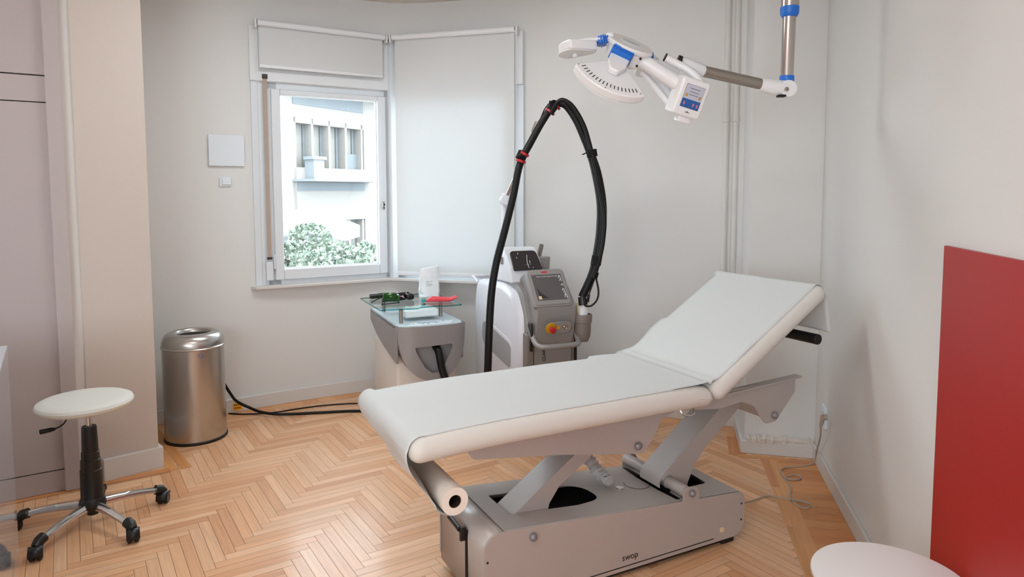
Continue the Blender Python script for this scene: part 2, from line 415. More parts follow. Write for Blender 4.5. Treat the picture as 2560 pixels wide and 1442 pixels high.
# pillar at the right end of the curved wall
R0 = (1.7105, 3.785)
wall('wall_pillar_right', [([(1.45, 4.33), (1.340, 3.868), (1.7105, 3.788)], 0, CEIL, .06)])
rd = V((-.2250, -.9744))
rE = V(R0)+rd*6.0
wall('wall_right', [([tuple(V(R0)-rd*.3), tuple(rE)], 0, CEIL, .1)])
# left pillar, filler strip beside the wardrobe, wall behind it, rear wall with an added wide window for the fill light
wall('wall_pillar_left', [([(-2.178, 3.447), (-1.932, 3.655), (-2.50, 4.22)], 0, CEIL, .06)], 'pillar_paint')
wall('wall_left', [([(-3.6, 2.30), (-2.75, 3.14)], 0, CEIL, .1), ([(-3.2, -2.02), (-3.6, 2.30)], 0, CEIL, .1)])
b = MB(); b.prism([(-2.222, 3.420), (-2.178, 3.455), (-2.215, 3.50), (-2.26, 3.46)], 0, CEIL); o = b.build('trim_1', 'trim_paint'); tag(o, kind='structure')
b = MB()
for (x0, x1, z0, z1) in ((-3.3, -2.5, 0, CEIL), (-.1, .65, 0, CEIL), (-2.5, -.1, 0, .85), (-2.5, -.1, 2.45, CEIL)): b.box(((x0+x1)/2, -2.06, (z0+z1)/2), (x1-x0, .1, z1-z0))
tag(b.build('wall_rear', 'wall_paint'), kind='structure')
b = MB()
for x in (-2.48, -1.3, -.12): b.box((x, -2.05, 1.65), (.05, .06, 1.6))
for z_ in (.87, 2.43): b.box((-1.3, -2.05, z_), (2.4, .06, .05))
tag(b.build('added_rear_window', 'window_plastic'), kind='structure')  # unseen window frame, added to go with the rear fill lamp
# ceiling
b = MB(); b.prism([(-3.7, -2.15), (.75, -2.15), (1.95, 3.9), (1.95, 5.6), (-3.7, 5.6)], CEIL, CEIL+.1); tag(b.build('ceiling', 'ceiling_paint'), kind='structure')
# housings of the two added ceiling fill lights, unseen above the frame
for yy in (3.5, .8):
    e = empty('ceiling_fill_light', (-.65 if yy > 2 else -.35, yy, 2.89), 0, 'added ceiling fill light, out of view '+('above the treatment bed' if yy > 2 else 'near the added rear window'), 'light')
    MB().box((0, 0, -.02), (1.26, .56, .04)).build('housing', 'lamp_white', e, bevel=.004)
# skirting boards
def skirt(name, pts, h=.095, t=.018, m='trim_paint', side=-1, cap=True):
    b = MB(); strip_wall(b, pts, 0, h, t, side); o = b.build(name, m, bevel=.004, ang=25); tag(o, kind='structure'); return o
skirt('baseboard_back', ARC)
def off(p, q, d):  # shift a segment to its right by d
    u = (V(q)-V(p)).normalized(); n = V((u.y, -u.x))*d; return tuple(V(p)+n), tuple(V(q)+n)
skirt('baseboard_left', [(-2.135, 3.484), (-1.932, 3.655), (-2.50, 4.22)], .115, .024)
skirt('baseboard_right', [tuple(V(R0)-rd*0), tuple(rE)], .085, .016)
b = MB(); strip_wall(b, [(1.455, 4.33), (1.340, 3.868), (1.706, 3.789)], 0, .075, .03, -1); tag(b.build('baseboard_pillar', 'trim_paint', bevel=.004), kind='structure')
b = MB(); P0, P1 = V((1.352, 3.866)), V((1.700, 3.791)); n_ = 44; vs = []
for i in range(n_+1):
    p = P0.lerp(P1, i/n_); u = V((.205, .979))*-1
    dz = .012*mnoise.noise(V((i*.55, 3.1, 0)))+.012*(mnoise.noise(V((i*.21, 9, 0)))); dd = .021+.007*mnoise.noise(V((i*.8, 0, 5)))
    vs += [(p.x, p.y, .068), (p.x+u.x*(dd+.004), p.y+u.y*(dd+.004), .068), (p.x+u.x*(dd+.003), p.y+u.y*(dd+.003), .090+dz*.3), (p.x+u.x*dd*.7, p.y+u.y*dd*.7, .100+dz), (p.x+u.x*.003, p.y+u.y*.003, .106+dz*1.6)]
fs = [(i*5+k, i*5+5+k, i*5+6+k, i*5+1+k) for i in range(n_) for k in range(4)]
b.mesh(vs, fs); tag(b.build('trim_2', 'chipped_plaster', ang=30), kind='structure')
# the two heating pipes on the curved wall
for k, (x, y) in enumerate(((1.3403,4.3350), (1.3943,4.3150))):
    e = empty('heating_pipe', (x, y, 0), 0, 'white vertical heating pipe, the one '+('farther from' if k == 0 else 'right beside')+' the pillar', 'pipe', 'heating pipes on the curved wall')
    MB().lathe([(.0195, 0), (.0195, CEIL)], 20).build('pipe', 'trim_paint', e)
    MB().lathe([(.0185, 1.93), (.0245, 1.935), (.0245, 1.955), (.0215, 1.965), (.0215, 1.975), (.0195, 1.985)], 20).build('collar', 'trim_paint', e)

# ------------------------------------------------------------ wardrobe
WA = V((-2.25, 3.38, 0)); WX = V((.835, .55, 0)).normalized(); WN = V((WX.y, -WX.x, 0))     # WN points into the room
e = empty('built_in_wardrobe', WA, atan2(WX.y, WX.x), 'mauve-grey built-in wardrobe with flat doors along the left edge', 'wardrobe')
b = MB()
b.box((-.6, .30, CEIL/2), (1.25, .5, CEIL-.01))
b.box((.02, .0, CEIL/2), (.065, .06, CEIL-.01))
b.box((-.61, .012, .057), (1.215, .04, .106)); b.box((-.61, .012, 1.999), (1.215, .04, .122)); b.box((-.61, .012, 2.86), (1.215, .04, .05))
b.build('carcass', 'wardrobe_paint', e)
for (z0, z1) in ((.1125, 1.9355), (2.0635, 2.835)):
    for (x0, x1) in ((-.56, -.0035), (-1.18, -.565)):
        MB().box(((x0+x1)/2, .010, (z0+z1)/2), (x1-x0-.004, .036, z1-z0-.005)).build('door', 'wardrobe_paint', e, bevel=.0015)
MB().box((-.6, .033, 1.45), (1.2, .006, 2.8)).build('door_gap_shadow_board', 'gap_dark', e)
MB().box((-.59, -.001, .0015), (1.22, .012, .003)).build('plinth_gap', 'gap_dark', e)

# ------------------------------------------------------------ the corner window: left casement
CO = V((-.900, 5.235, 0)); LA = V((-1.70, 4.762, 0)); lx = (CO-LA).normalized(); LL = (CO-LA).length
w1 = empty('window_1', LA, atan2(lx.y, lx.x), kind='structure')
w1['label'] = 'white casement window, its blind rolled up, left half of the corner window'
def P1(x, z): return (x, z)
b = MB()   # fixed frame: x along, y outwards, z up
b.box((.02, .045, 1.55), (.14, .09, 1.42)); b.box((LL-.02, .045, 1.55), (.10, .09, 1.42))
b.box((LL/2, .045, 2.246), (LL, .09, .075)); b.box((LL/2, .045, .868), (LL, .09, .05))
b.build('frame', 'window_plastic', w1, bevel=.004)
sx0, sx1 = .045, LL-.062; gx0, gx1 = .105, LL-.125
b = MB(); zs0, zs1, gz0, gz1 = .888, 2.208, .962, 2.176
for (a0, a1, c0, c1) in ((sx0, gx0, zs0, zs1), (gx1, sx1, zs0, zs1), (gx0, gx1, zs0, gz0), (gx0, gx1, gz1-.004, zs1)): b.box(((a0+a1)/2, .012, (c0+c1)/2), (a1-a0, .075, c1-c0))
sash = b.build('sash', 'window_plastic', w1, bevel=.006)
b = MB(); 
for (a0, a1, c0, c1) in ((gx0, gx0+.006, gz0, gz1), (gx1-.006, gx1, gz0, gz1), (gx0, gx1, gz0, gz0+.006), (gx0, gx1, gz1-.006, gz1)): b.box(((a0+a1)/2, .02, (c0+c1)/2), (a1-a0, .03, c1-c0))
b.build('glazing_bead', 'window_plastic', sash)
MB().box(((gx0+gx1)/2, .02, (gz0+gz1)/2), (gx1-gx0, .006, gz1-gz0)).build('pane', 'window_glass', w1)
b = MB(); b.rbox((sx1-.028, -.029, 1.40), (.022, .010, .06), .004, n=2); lk = b.build('lock_plate', 'chrome', w1)
MB().lathe([(.006, 0), (.006, .012)], 12, Matrix.Translation((sx1-.028, -.034, 1.407)) @ Matrix.Rotation(rad(90), 4, 'X')).build('spindle', 'black_plastic', lk)
MB().box((sx1-.028, -.0345, 1.385), (.008, .002, .008)).build('screw', 'black_plastic', lk)
for zz in (1.02,): MB().tube([(sx0-.006, -.028, zz-.05), (sx0-.006, -.028, zz+.05)], .007, 10).build('hinge', 'window_plastic', w1)
# wide casing left of the frame and the box of the roller shutter above
b = MB(); b.prism([(-.085, -.01), (-.04, -.01), (-.04, .12), (-.085, .12)], .845, 2.32); b.build('casing', 'window_plastic', w1, bevel=.003)
b = MB(); b.box((.41, .045, 2.44), (1.0, .15, .37)); b.box((.42, .03, 2.27), (.98, .08, .04)); b.build('shutter_box', 'blind_white', w1, bevel=.004)
# the beige pull strap of the shutter
st = MB().box((.005, -.034, 1.66), (.026, .002, 1.25)).build('shutter_strap', 'strap', w1)
MB().box((.005, -.034, 2.285), (.034, .02, .03)).build('strap_guide', 'dark_brown', st, bevel=.003)
MB().box((.005, -.034, 1.045), (.034, .016, .016)).build('strap_clip', 'dark_brown', st, bevel=.003)
MB().box((.005, -.022, .955), (.045, .03, .13)).build('strap_winder', 'window_plastic', w1, bevel=.004)
# right half, behind the drawn blind
RB = V((.075, 4.915, 0)); rx = (RB-CO).normalized(); RL = (RB-CO).length
w2 = empty('window_2', CO, atan2(rx.y, rx.x), kind='structure'); w2['label'] = 'white window behind the drawn blind, right half of the corner window'
b = MB(); b.box((.04, .045, 1.55), (.10, .09, 1.42)); b.box((RL-.03, .045, 1.55), (.08, .10, 1.42)); b.box((RL/2, .045, 2.246), (RL, .09, .075)); b.box((RL/2, .045, .868), (RL, .09, .05))
b.build('frame', 'window_plastic', w2, bevel=.004)
b = MB()
for (a0, a1, c0, c1) in ((.06, .125, .888, 2.208), (RL-.12, RL-.055, .888, 2.208), (.12, RL-.12, .888, .96), (.12, RL-.12, 2.172, 2.208)): b.box(((a0+a1)/2, .02, (c0+c1)/2), (a1-a0, .07, c1-c0))
b.build('sash', 'window_plastic', w2, bevel=.004)
MB().box((RL/2, .02, 1.57), (RL-.24, .006, 1.22)).build('pane', 'window_glass', w2)
b = MB(); b.box((RL/2, .05, 2.44), (RL+.02, .15, .37)); b.build('shutter_box', 'blind_white', w2, bevel=.004)
# corner post and upright wall faces closing the gaps
b = MB(); b.prism([(-.93, 5.19), (-.90, 5.165), (-.865, 5.19), (-.86, 5.36), (-.94, 5.36)], .845, 2.62); tag(b.build('trim_3', 'window_plastic', bevel=.004), kind='structure')
# sill following both halves
sill = [(-1.80, 4.69), (-1.745, 4.655), (-.905, 5.130), (.07, 4.835), (.09, 4.90), (.10, 5.02), (-.88, 5.34), (-1.82, 4.85)]
b = MB(); b.prism(sill, .835, .856); tag(b.build('trim_4', 'trim_paint', bevel=.004), kind='structure')

# ------------------------------------------------------------ roller blinds
def blind(name, A, B, z0, z1, label, chain_end, bar=.022):
    A, B = V(A), V(B); u = (B-A).normalized(); L = (B-A).length
    e = empty(name, A, atan2(u.y, u.x), label, 'blind')
    MB().tube([(.012, -.0, z1-.022), (L-.012, 0, z1-.022)], .021, 20).build('roller_tube', 'blind_white', e)
    MB().box((L/2, .018, (z0+z1-.02)/2), (L-.045, .0012, z1-.02-z0)).build('fabric', 'blind_fabric', e)
    MB().rbox((L/2, .018, z0+bar/2), (L-.045, .012, bar), .004, n=2).build('bottom_bar', 'blind_white', e)
    for x in (0, L): MB().box((x, .01, z1-.03), (.012, .06, .06)).build('bracket', 'blind_white', e, bevel=.003)
    x = .0 if chain_end == 0 else L
    s = 1 if chain_end == 0 else -1
    b = MB(); b.tube([(x-s*.004, -.018, z1-.04), (x-s*.004, -.012, 1.06)], .0017, 6); b.tube([(x+s*.004, -.026, z1-.04), (x+s*.004, -.014, 1.06)], .0017, 6)
    b.tube(cat([(x-s*.004, -.012, 1.06), (x, -.013, 1.045), (x+s*.004, -.014, 1.06)], 4), .0017, 6)
    b.build('bead_chain', 'blind_white', e)
    MB().rbox((x-s*.004, -.016, 1.30), (.008, .006, .03), .003, n=2).build('chain_joiner', 'blind_white', e)
    return e
blind('roller_blind', (-1.70, 4.645, 0), (-.918, 5.115, 0), 2.335, 2.648, 'white roller blind, rolled up above the left casement', 0)
blind('roller_blind', (-.885, 5.118, 0), (.035, 4.852, 0), .878, 2.648, 'translucent white roller blind, drawn down over the right half of the window', 1, .03)

# ------------------------------------------------------------ things on the wall
def on_arc(x, d=.0):
    for i in range(len(ARC)-1):
        if ARC[i][0] <= x <= ARC[i+1][0]:
            t = (x-ARC[i][0])/(ARC[i+1][0]-ARC[i][0]); p = V(ARC[i]).lerp(V(ARC[i+1]), t); u = (V(ARC[i+1])-V(ARC[i])).normalized(); n = V((u.y, -u.x))
            return V((p.x+n.x*d, p.y+n.y*d, 0)), atan2(u.y, u.x)
p, a = on_arc(-1.905); e = empty('junction_box', (p.x, p.y, 1.778), a, 'square white cover plate on the wall left of the window', 'wall plate')
MB().box((0, -.007, 0), (.222, .014, .202)).build('box_body', 'switch_white', e, bevel=.003); MB().box((0, -.017, 0), (.226, .006, .206)).build('cover', 'switch_white', e, bevel=.002)
p, a = on_arc(-1.915); e = empty('light_switch', (p.x, p.y, 1.572), a, 'small white rocker switch below the square cover plate', 'switch')
MB().box((0, -.006, 0), (.075, .012, .066)).build('switch_plate', 'switch_white', e, bevel=.003); MB().box((.006, -.016, .003), (.056, .012, .048)).build('rocker', 'switch_white', e, bevel=.003)
# socket with plug on the right wall
wn = V((.9744, -.2250, 0)); wt = V((-.2250, -.9744, 0))
so = V((1.6466,3.5437,0.3190)); e = empty('wall_socket', so, atan2(wt.y, wt.x), 'white wall socket low on the right wall', 'socket')
MB().box((0, 0, 0), (.08, .016, .118)).build('socket_plate', 'switch_white', e, bevel=.003)
b = MB(); b.lathe([(.024, 0), (.024, .003)], 20, Matrix.Translation((0, -.0085, 0)) @ Matrix.Rotation(rad(90), 4, 'X')); b.build('socket_well', 'trim_paint', e)
# red board
e = empty('red_wall_board', (1.3045, 2.056, 0), atan2(wt.y, wt.x), 'large flat red board fixed to the right wall', 'board')
MB().box((.75, .0, .73), (1.5, .012, 1.215)).build('panel', 'red_board', e, bevel=.001)

# ------------------------------------------------------------ treatment bed   x = length, y = -w
bed = empty('treatment_bed', (.945, 2.837, 0), rad(27.51), 'grey steel treatment bed with white mattress and raised backrest', 'treatment bed')
def tz(s): return .222+(.312-.222)*(-s)/1.12      # sloping top of the base
BW = .41
for wside in (0., -BW):
    y = -wside; outline = [(-1.18, .045), (-1.18, tz(-1.18)+.0), (.06, tz(.06)-.002), (.06, .048), (.0, .03), (-1.12, .03)]
    pts = rpoly([(-1.18, .03), (-1.18, tz(-1.18)), (-.283, tz(-.283)), (-.283, tz(-.283)+.055), (-.203, tz(-.2)+.055), (-.198, tz(-.198)), (.06, tz(.06)), (.06, .03)],
                [.05, .075, .003, .033, .033, .004, .05, .07], 8)
    b = MB(); b.prism(pts, y-.003, y+.003, 'xz'); sp = b.build('side_panel', 'steel_grey', bed, bevel=.0012)
    if wside == 0:
        for (s, z_) in ((-.986, .268), (-.242, .273)):
            k = MB().sphere((s, -.010, z_), .015, sc=(1, .9, 1)).build('cap', 'steel_knob', sp)
        MB().lathe([(.011, 0), (.011, .004)], 16, Matrix.Translation((-.07, -.003, .077)) @ Matrix.Rotation(rad(90), 4, 'X')).build('hole_plug', 'label_tan', sp)
        for (s, z_) in ((.040, .168), (.040, .097), (-1.165, .215)): MB().lathe([(.0042, 0), (.0042, .002)], 12, Matrix.Translation((s, -.003, z_)) @ Matrix.Rotation(rad(90), 4, 'X')).build('screw', 'dark_brown', sp)
        MB().box((-.62, -.0035, .048), (1.01, .0012, .0035)).build('black_line', 'black_plastic', sp)
        text('lettering', 'swop', .036, 'text_black', sp, Matrix.Translation((-.588, -.0036, .072)) @ Matrix.Rotation(rad(90), 4, 'X'))
# sloping top sheet with its openings, in the plane of the top
slope = atan2(.222-.312, 1.12)
TM = Matrix.Translation((-1.095, 0, tz(-1.095))) @ Matrix.Rotation(-slope, 4, 'Y')
def tp(s, w_): return ((s+1.095)/cos(slope), -w_)
outer = [tp(-1.095, -.003), tp(.03, -.003), tp(.03, -BW+.003), tp(-1.095, -BW+.003)]
hole1 = rpoly([tp(-1.02, -.115), tp(-1.02, -.30), tp(-.90, -.30), tp(-.80, -.30), tp(-.60, -.28), tp(-.59, -.13), tp(-.72, -.105)], [.012, .015, .01, .02, .09, .09, .04], 8)
hole2 = rpoly([tp(-.30, -.02), tp(-.27, -.02), tp(-.27, -.10), tp(-.04, -.12), tp(-.03, -.24), tp(-.22, -.26), tp(-.27, -.30), tp(-.27, -.39), tp(-.30, -.39), tp(-.31, -.26), tp(-.31, -.12)], [.005, .005, .01, .03, .03, .01, .01, .005, .005, .01, .01], 5)
plate('top_sheet', outer, [hole1, hole2], .004, 'steel_grey', bed, TM)
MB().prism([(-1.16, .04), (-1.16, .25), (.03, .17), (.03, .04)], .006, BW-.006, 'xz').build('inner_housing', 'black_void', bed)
# rounded end covers
def endcover(s0, s1, r, name):
    pts = []
    if s0 < s1:   # foot end
        zt = tz(s1)-.002
        for k in range(9): a = pi/2*k/8; pts.append((s0+r-r*sin(pi/2-a) if 0 else s0+r-r*cos(a), zt-.004-r+r*sin(a)))
        path = [(s0+.002, .035)]+pts+[(s1, tz(s1)-.001)]
    else:
        zt = tz(s0)
        for k in range(9): a = pi/2*k/8; pts.append((s0-r+r*cos(a), zt-.003-r+r*sin(a)))
        path = [(s0-.002, .06)]+pts+[(s1, tz(s1)-.001)]
    b = MB(); n = len(path); vs = [(p[0], .002, p[1]) for p in path]+[(p[0], BW-.002, p[1]) for p in path]
    b.mesh(vs, [(i, i+1, n+i+1, n+i) for i in range(n-1)]); o = b.build(name, 'steel_grey', bed, ang=60)
    m_ = o.modifiers.new('t', 'SOLIDIFY'); m_.thickness = .003; m_.offset = 0; return o
ec = endcover(-1.176, -1.099, .062, 'foot_end_cover'); endcover(.056, .034, .022, 'head_end_cover')
MB().box((-1.1785, .148, .15), (.003, .018, .24)).build('cover_slot', 'black_void', ec)
pd = MB(); pd.tube([(-1.195, .27, .272), (-1.20, .158, .272)], .010, 12); pd.box((-1.19, .155, .255), (.022, .014, .05)); pd.build('foot_pedal', 'black_plastic', bed, bevel=.001)
b = MB()
for (s, y) in ((-.02, .03), (-1.10, .03), (-.02, BW-.03), (-1.10, BW-.03)): b.box((s, y, .018), (.07, .04, .034))
b.box((-.56, .02, .022), (1.08, .02, .02)); b.build('base_skid', 'black_rubber', bed, bevel=.004)
MB().lathe([(.0165, 0), (.0165, .003)], 24, TM @ Matrix.Translation((*tp(-.456, -.194), .002))).build('silver_disc', 'chrome', bed)
b = MB(); ring = [TM @ V((tp(-.36, -.205)[0]+.057*cos(a*.1), tp(-.36, -.205)[1]+.05*sin(a*.1), .0025)) for a in range(24, 58)]
b.tube(ring, .0011, 5); b.build('round_scribe_line', 'dark_brown', bed)
# lift arms: folded channels
def channel(name, near, w0, w1, top_pts):
    """near = side outline (s,z); w0 near side, w1 far side; top_pts = edge that carries the top web"""
    b = MB(); b.prism(near, -w0-.002, -w0+.002, 'xz'); b.prism(near, -w1-.002, -w1+.002, 'xz')
    n = len(top_pts); vs = []
    for (s, z_) in top_pts: vs += [(s, -w0-.002, z_), (s, -w1+.002, z_)]
    for (s, z_) in top_pts: vs += [(s+.003, -w0-.002, z_-.003), (s+.003, -w1+.002, z_-.003)]
    fs = []
    for i in range(n-1):
        fs += [(2*i, 2*i+2, 2*i+3, 2*i+1), (2*n+2*i, 2*n+2*i+1, 2*n+2*i+3, 2*n+2*i+2)]
    b.mesh(vs, fs); return b.build(name, 'steel_grey', bed, bevel=.0008)
a1 = [(-1.005, .296), (-.72, .488), (-.60, .555), (-.52, .59), (-.50, .56), (-.642, .468), (-.72, .42), (-.80, .37), (-.845, .31), (-.86, .25), (-.96, .23)]
channel('lift_arm', a1, -.118, -.235, [(-1.02, .286), (-1.005, .298), (-.72, .490), (-.52, .592)])
a2 = [(-.30, .30), (.008, .542), (.06, .60), (.10, .62), (.19, .60), (.139, .54), (.045, .465), (-.057, .393), (-.124, .316), (-.155, .25), (-.165, .19), (-.25, .24)]
channel('lift_arm', a2, -.118, -.245, [(-.31, .262), (-.309, .285), (-.29, .312), (.008, .544), (.06, .60)])
b = MB(); b.tube([(-.262, .004, .278), (-.262, BW-.004, .278)], .024, 20); ax_ = b.build('pivot_tube', 'steel_grey', bed)
for y in (.118, .246): MB().tube([(-.262, y-.003, .278), (-.262, y+.003, .278)], .0275, 20).build('ring', 'steel_knob', ax_)
MB().tube([(-1.0, .10, .27), (-1.0, .31, .27)], .012, 14).build('lower_shaft', 'chrome', bed)
# upper frame side plates
fl = rpoly([(-1.235, .62), (-1.215, .592), (-.869, .546), (-.60, .50), (-.49, .482), (-.44, .54), (-.405, .605), (-.33, .628), (-.30, .66), (-1.20, .665)], [.004, .02, .05, .05, .045, .05, .06, .04, 0, 0], 8)
fr = rpoly([(-.31, .66), (-.32, .628), (-.10, .602), (.03, .612), (.10, .585), (.14, .53), (.175, .492), (.235, .497), (.352, .615), (.352, .672), (.0, .674)], [0, .02, .05, .03, .05, .03, .035, .03, .012, .004, 0], 8)
for y in (.0, BW):
    fp = MB().prism(fl, y-.003, y+.003, 'xz').build('frame_side_plate', 'steel_grey', bed, bevel=.001)
    fp2 = MB().prism(fr, y-.003, y+.003, 'xz').build('bracket_side_plate', 'steel_grey', bed, bevel=.001)
    if y == 0.:
        MB().sphere((-.522, -.010, .520), .016, sc=(1, .85, 1)).build('cap', 'steel_knob', fp)
        MB().sphere((.222, -.010, .527), .016, sc=(1, .85, 1)).build('cap', 'steel_knob', fp2)
    MB().prism([(-.12, .652), (.372, .674), (.385, .682), (-.12, .662)], y-.014, y+.03, 'xz').build('flange', 'steel_grey', fp2, bevel=.001)
MB().tube([(.222, .0, .527), (.222, BW, .527)], .010, 12).build('cross_shaft', 'steel_grey', bed)
MB().box((-.80, BW/2, .652), (.90, BW-.01, .012)).build('seat_carrier', 'steel_grey', bed)
MB().prism([(.10, .60), (.19, .51), (.20, .515), (.115, .61)], .003, BW-.003, 'xz').build('web_plate', 'steel_grey', bed)
# mattress
def softy(amp, seed):
    def f(p): 
        n = mnoise.noise(V((p.x*3+seed, p.y*3, p.z*3))); return p*1.0+V((0, 0, amp*n))
    return f
def seatfn(p):
    q = V(p); t = (q.x+.63)/1.26
    if q.x > .50: q.z -= .022*((q.x-.50)/.13)**2*(1 if q.z > 0 else .2)
    q.z += -.014*max(0, 1-t*3)**2
    q.z += .0025*mnoise.noise(V((p.x*3, p.y*4, 0)))
    return q
b = MB(); b.rbox((0, 0, 0), (1.255, .625, .088), .043, n=6, fn=seatfn, sub=(24, 10, 1)); cu1 = b.build('seat_cushion', 'cushion', bed); cu1.location = (-.8425, .2025, .702)
AB = rad(31.5)
b = MB(); b.rbox((0, 0, 0), (.735, .625, .080), .0395, n=6, sub=(14, 10, 1), fn=lambda p: V((p.x, p.y, p.z+.002*mnoise.noise(V((p.x*3, p.y*4, 5)))))); cu2 = b.build('backrest_cushion', 'cushion', bed)
bx = V((cos(AB), 0, sin(AB))); bn = V((-sin(AB), 0, cos(AB)))
b0 = V((-.195, .2025, .660)); cu2.location = b0+bx*.3675+bn*.040; cu2.rotation_euler = (0, -AB, 0)
MB().box((0, 0, 0), (.55, .40, .010)).build('backrest_plate', 'steel_grey', bed); bk = C.objects[-1]; bk.location = b0+bx*.34+bn*-.006; bk.rotation_euler = (0, -AB, 0)
b = MB(); hp = b0+bx*.60
b.tube([(.435, -.05, .848), (.435, .44, .848)], .0235, 18); hnd = b.build('backrest_handle_bar', 'black_rubber', bed, bevel=.003)
for y in (.12, .34): MB().tube([(.435, y, .850), (.395, y, .96), (.34, y, .985)], .006, 8).build('handle_stay', 'black_plastic', hnd)
b = MB(); b.tube(cat([(-.352, -.05, .650), (-.345, -.062, .634), (-.318, -.066, .626), (-.290, -.062, .630), (-.284, -.05, .648)], 5), .0035, 8); b.build('release_loop', 'chrome', bed)
# paper roll with its sheet over the bed
roll = empty('examination_paper_roll', (.945, 2.837, 0), rad(27.51), 'white paper roll under the foot end, its sheet drawn over the whole mattress', 'paper roll')
rc = V((-1.327, 0, .512))
b = MB(); seg = 40
def ringcyl(b, c, r0, r1, y0, y1, seg=40):
    vs = []; 
    for (r, y) in ((r0, y0), (r1, y0), (r1, y1), (r0, y1)):
        for k in range(seg):
            a = 2*pi*k/seg; vs.append((c.x+r*cos(a), y, c.z+r*sin(a)))
    fs = [(i*seg+k, i*seg+(k+1) % seg, ((i+1) % 4)*seg+(k+1) % seg, ((i+1) % 4)*seg+k) for i in range(4) for k in range(seg)]
    b.mesh(vs, fs)
ringcyl(b, rc, .0215, .0455, -.105, .50); b.build('roll', 'roll_paper', roll)
b = MB(); ringcyl(b, rc, .0195, .0220, -.103, .498); b.build('core_tube', 'dark_brown', roll)
b = MB(); b.tube([rc+V((0, -.02, -.008)), rc+V((0, .52, -.008))], .009, 12)
for y in (.515,): b.tube([rc+V((0, y, -.008)), (-1.30, y, .60), (-1.28, y, .66)], .007, 10)
b.build('roll_holder', 'black_plastic', bed)
# sheet: path over head end, back, seat, foot, down to the roll
topb = b0+bn*.0805
path = []
hd = b0+bx*.735+bn*.04
hc = hd-bx*.0395
path += [(hc.x+.070, .885), (hc.x+.068, .94), (hc.x+.058, hc.z-.02)]
for k in range(6):
    a = rad(8+k*22.7); path.append((hc.x+cos(a)*.0425, hc.z+sin(a)*.0425))
for t in (.62, .5, .4, .3, .22): q = topb+bx*t; path.append((q.x, q.z+.0015))
path += [(-.13, .776), (-.20, .759), (-.27, .7505), (-.34, .7485)]
for s in (-.45, -.6, -.75, -.9, -1.05, -1.2, -1.32): path.append((s, .7485-.014*max(0, 1-(s+1.472)/1.26*3)**2))
for k in range(7): a = rad(88+k*17); path.append((-1.427+.048*cos(a), .688+.048*sin(a)))
path += [(-1.462, .645), (-1.425, .590), (-1.395, .550), (rc.x-.0468, .515)]
for k in range(1, 5): a = rad(180+k*28); path.append((rc.x+.0464*cos(a), rc.z+.0464*sin(a)))
PP = cat([(p[0], 0, p[1]) for p in path], 5)
lens = [0]
for i in range(1, len(PP)): lens.append(lens[-1]+(PP[i]-PP[i-1]).length)
nw = 26; vs = []; tot = lens[-1]
foot_i = min(range(len(PP)), key=lambda i: (PP[i]-V((-1.474, 0, .700))).length)
for i, p in enumerate(PP):
    u = lens[i]
    y0, y1 = -.085, .515
    tail = max(0, 1-u/.16); down = max(0, (u-lens[foot_i])/(tot-lens[foot_i]))
    nr = -.083-.012*tail-.014*min(1, down*1.5)
    for j in range(nw+1):
        t = j/nw; y = nr+(.512-nr)*t
        dz = .0012*mnoise.noise(V((p.x*5, y*7, 2)))+.0008*sin(y*22+p.x*6)
        dx = tail*.02*sin(y*9+1)+(.006*sin(y*14)*down*(1-down)*4)
        if down > 0 and t < .35: dx -= .018*sin(pi*min(1, down))*(1-t/.35)
        vs.append((p.x+dx, y, p.z+dz))
b = MB(); b.mesh(vs, [(i*(nw+1)+j, i*(nw+1)+j+1, (i+1)*(nw+1)+j+1, (i+1)*(nw+1)+j) for i in range(len(PP)-1) for j in range(nw)])
from mathutils.bvhtree import BVHTree
bpy.context.view_layer.update(); trees = []
for cu_ in (cu1, cu2):
    mw_ = Matrix.Translation(cu_.location) @ cu_.rotation_euler.to_matrix().to_4x4()
    trees.append(BVHTree.FromPolygons([mw_ @ v.co for v in cu_.data.vertices], [tuple(p.vertices) for p in cu_.data.polygons]))
for v in b.bm.verts:
    if v.co.z < .70 or v.co.x < -1.415 or v.co.x > hc.x-.028: continue
    top_ = -1
    for t_ in trees:
        h_ = t_.ray_cast(V((v.co.x, v.co.y, 2)), V((0, 0, -1)))[0]
        if h_: top_ = max(top_, h_.z)
    if top_ > 0:
        lift = .0016
        if -.42 < v.co.x < .02: v.co.z = max(top_+lift, min(v.co.z, top_+.03))
        else: v.co.z = top_+lift
sh = b.build('paper_sheet', 'paper', roll, ang=70); sm = sh.modifiers.new('t', 'SOLIDIFY'); sm.thickness = .0006; sm.offset = 1
# a coiled cord with a plastic bag tied round its hand control, lying on the base
cc = empty('hand_control', (.945, 2.837, 0), rad(27.51), 'hand control wrapped in crumpled clear plastic on its coiled cord, lying on the bed base', 'hand control')
b = MB(); bp_ = [(-.505, .352, .335), (-.498, .325, .318), (-.500, .29, .306), (-.497, .26, .297), (-.495, .23, .292), (-.492, .205, .284)]
pp = cat(bp_, 6); vs = []; seg = 14
for i, p in enumerate(pp):
    t = i/(len(pp)-1); r0 = .021+.008*sin(i*1.5)*(1-t*.3)
    if i == 0 or i == len(pp)-1: r0 = .006
    for k in range(seg):
        a = 2*pi*k/seg; r = r0*(1+.35*mnoise.noise(V((i*.8, k*1.3, 1)))); vs.append((p.x+r*cos(a)*1.1, p.y, max(p.z+r*sin(a)*.8, tz(p.x)+.004)))
b.mesh(vs, [(i*seg+k, i*seg+(k+1) % seg, (i+1)*seg+(k+1) % seg, (i+1)*seg+k) for i in range(len(pp)-1) for k in range(seg)]+[tuple(range(seg)), tuple((len(pp)-1)*seg+k for k in range(seg))])
b.build('plastic_wrap', 'bag_clear', cc, ang=20)
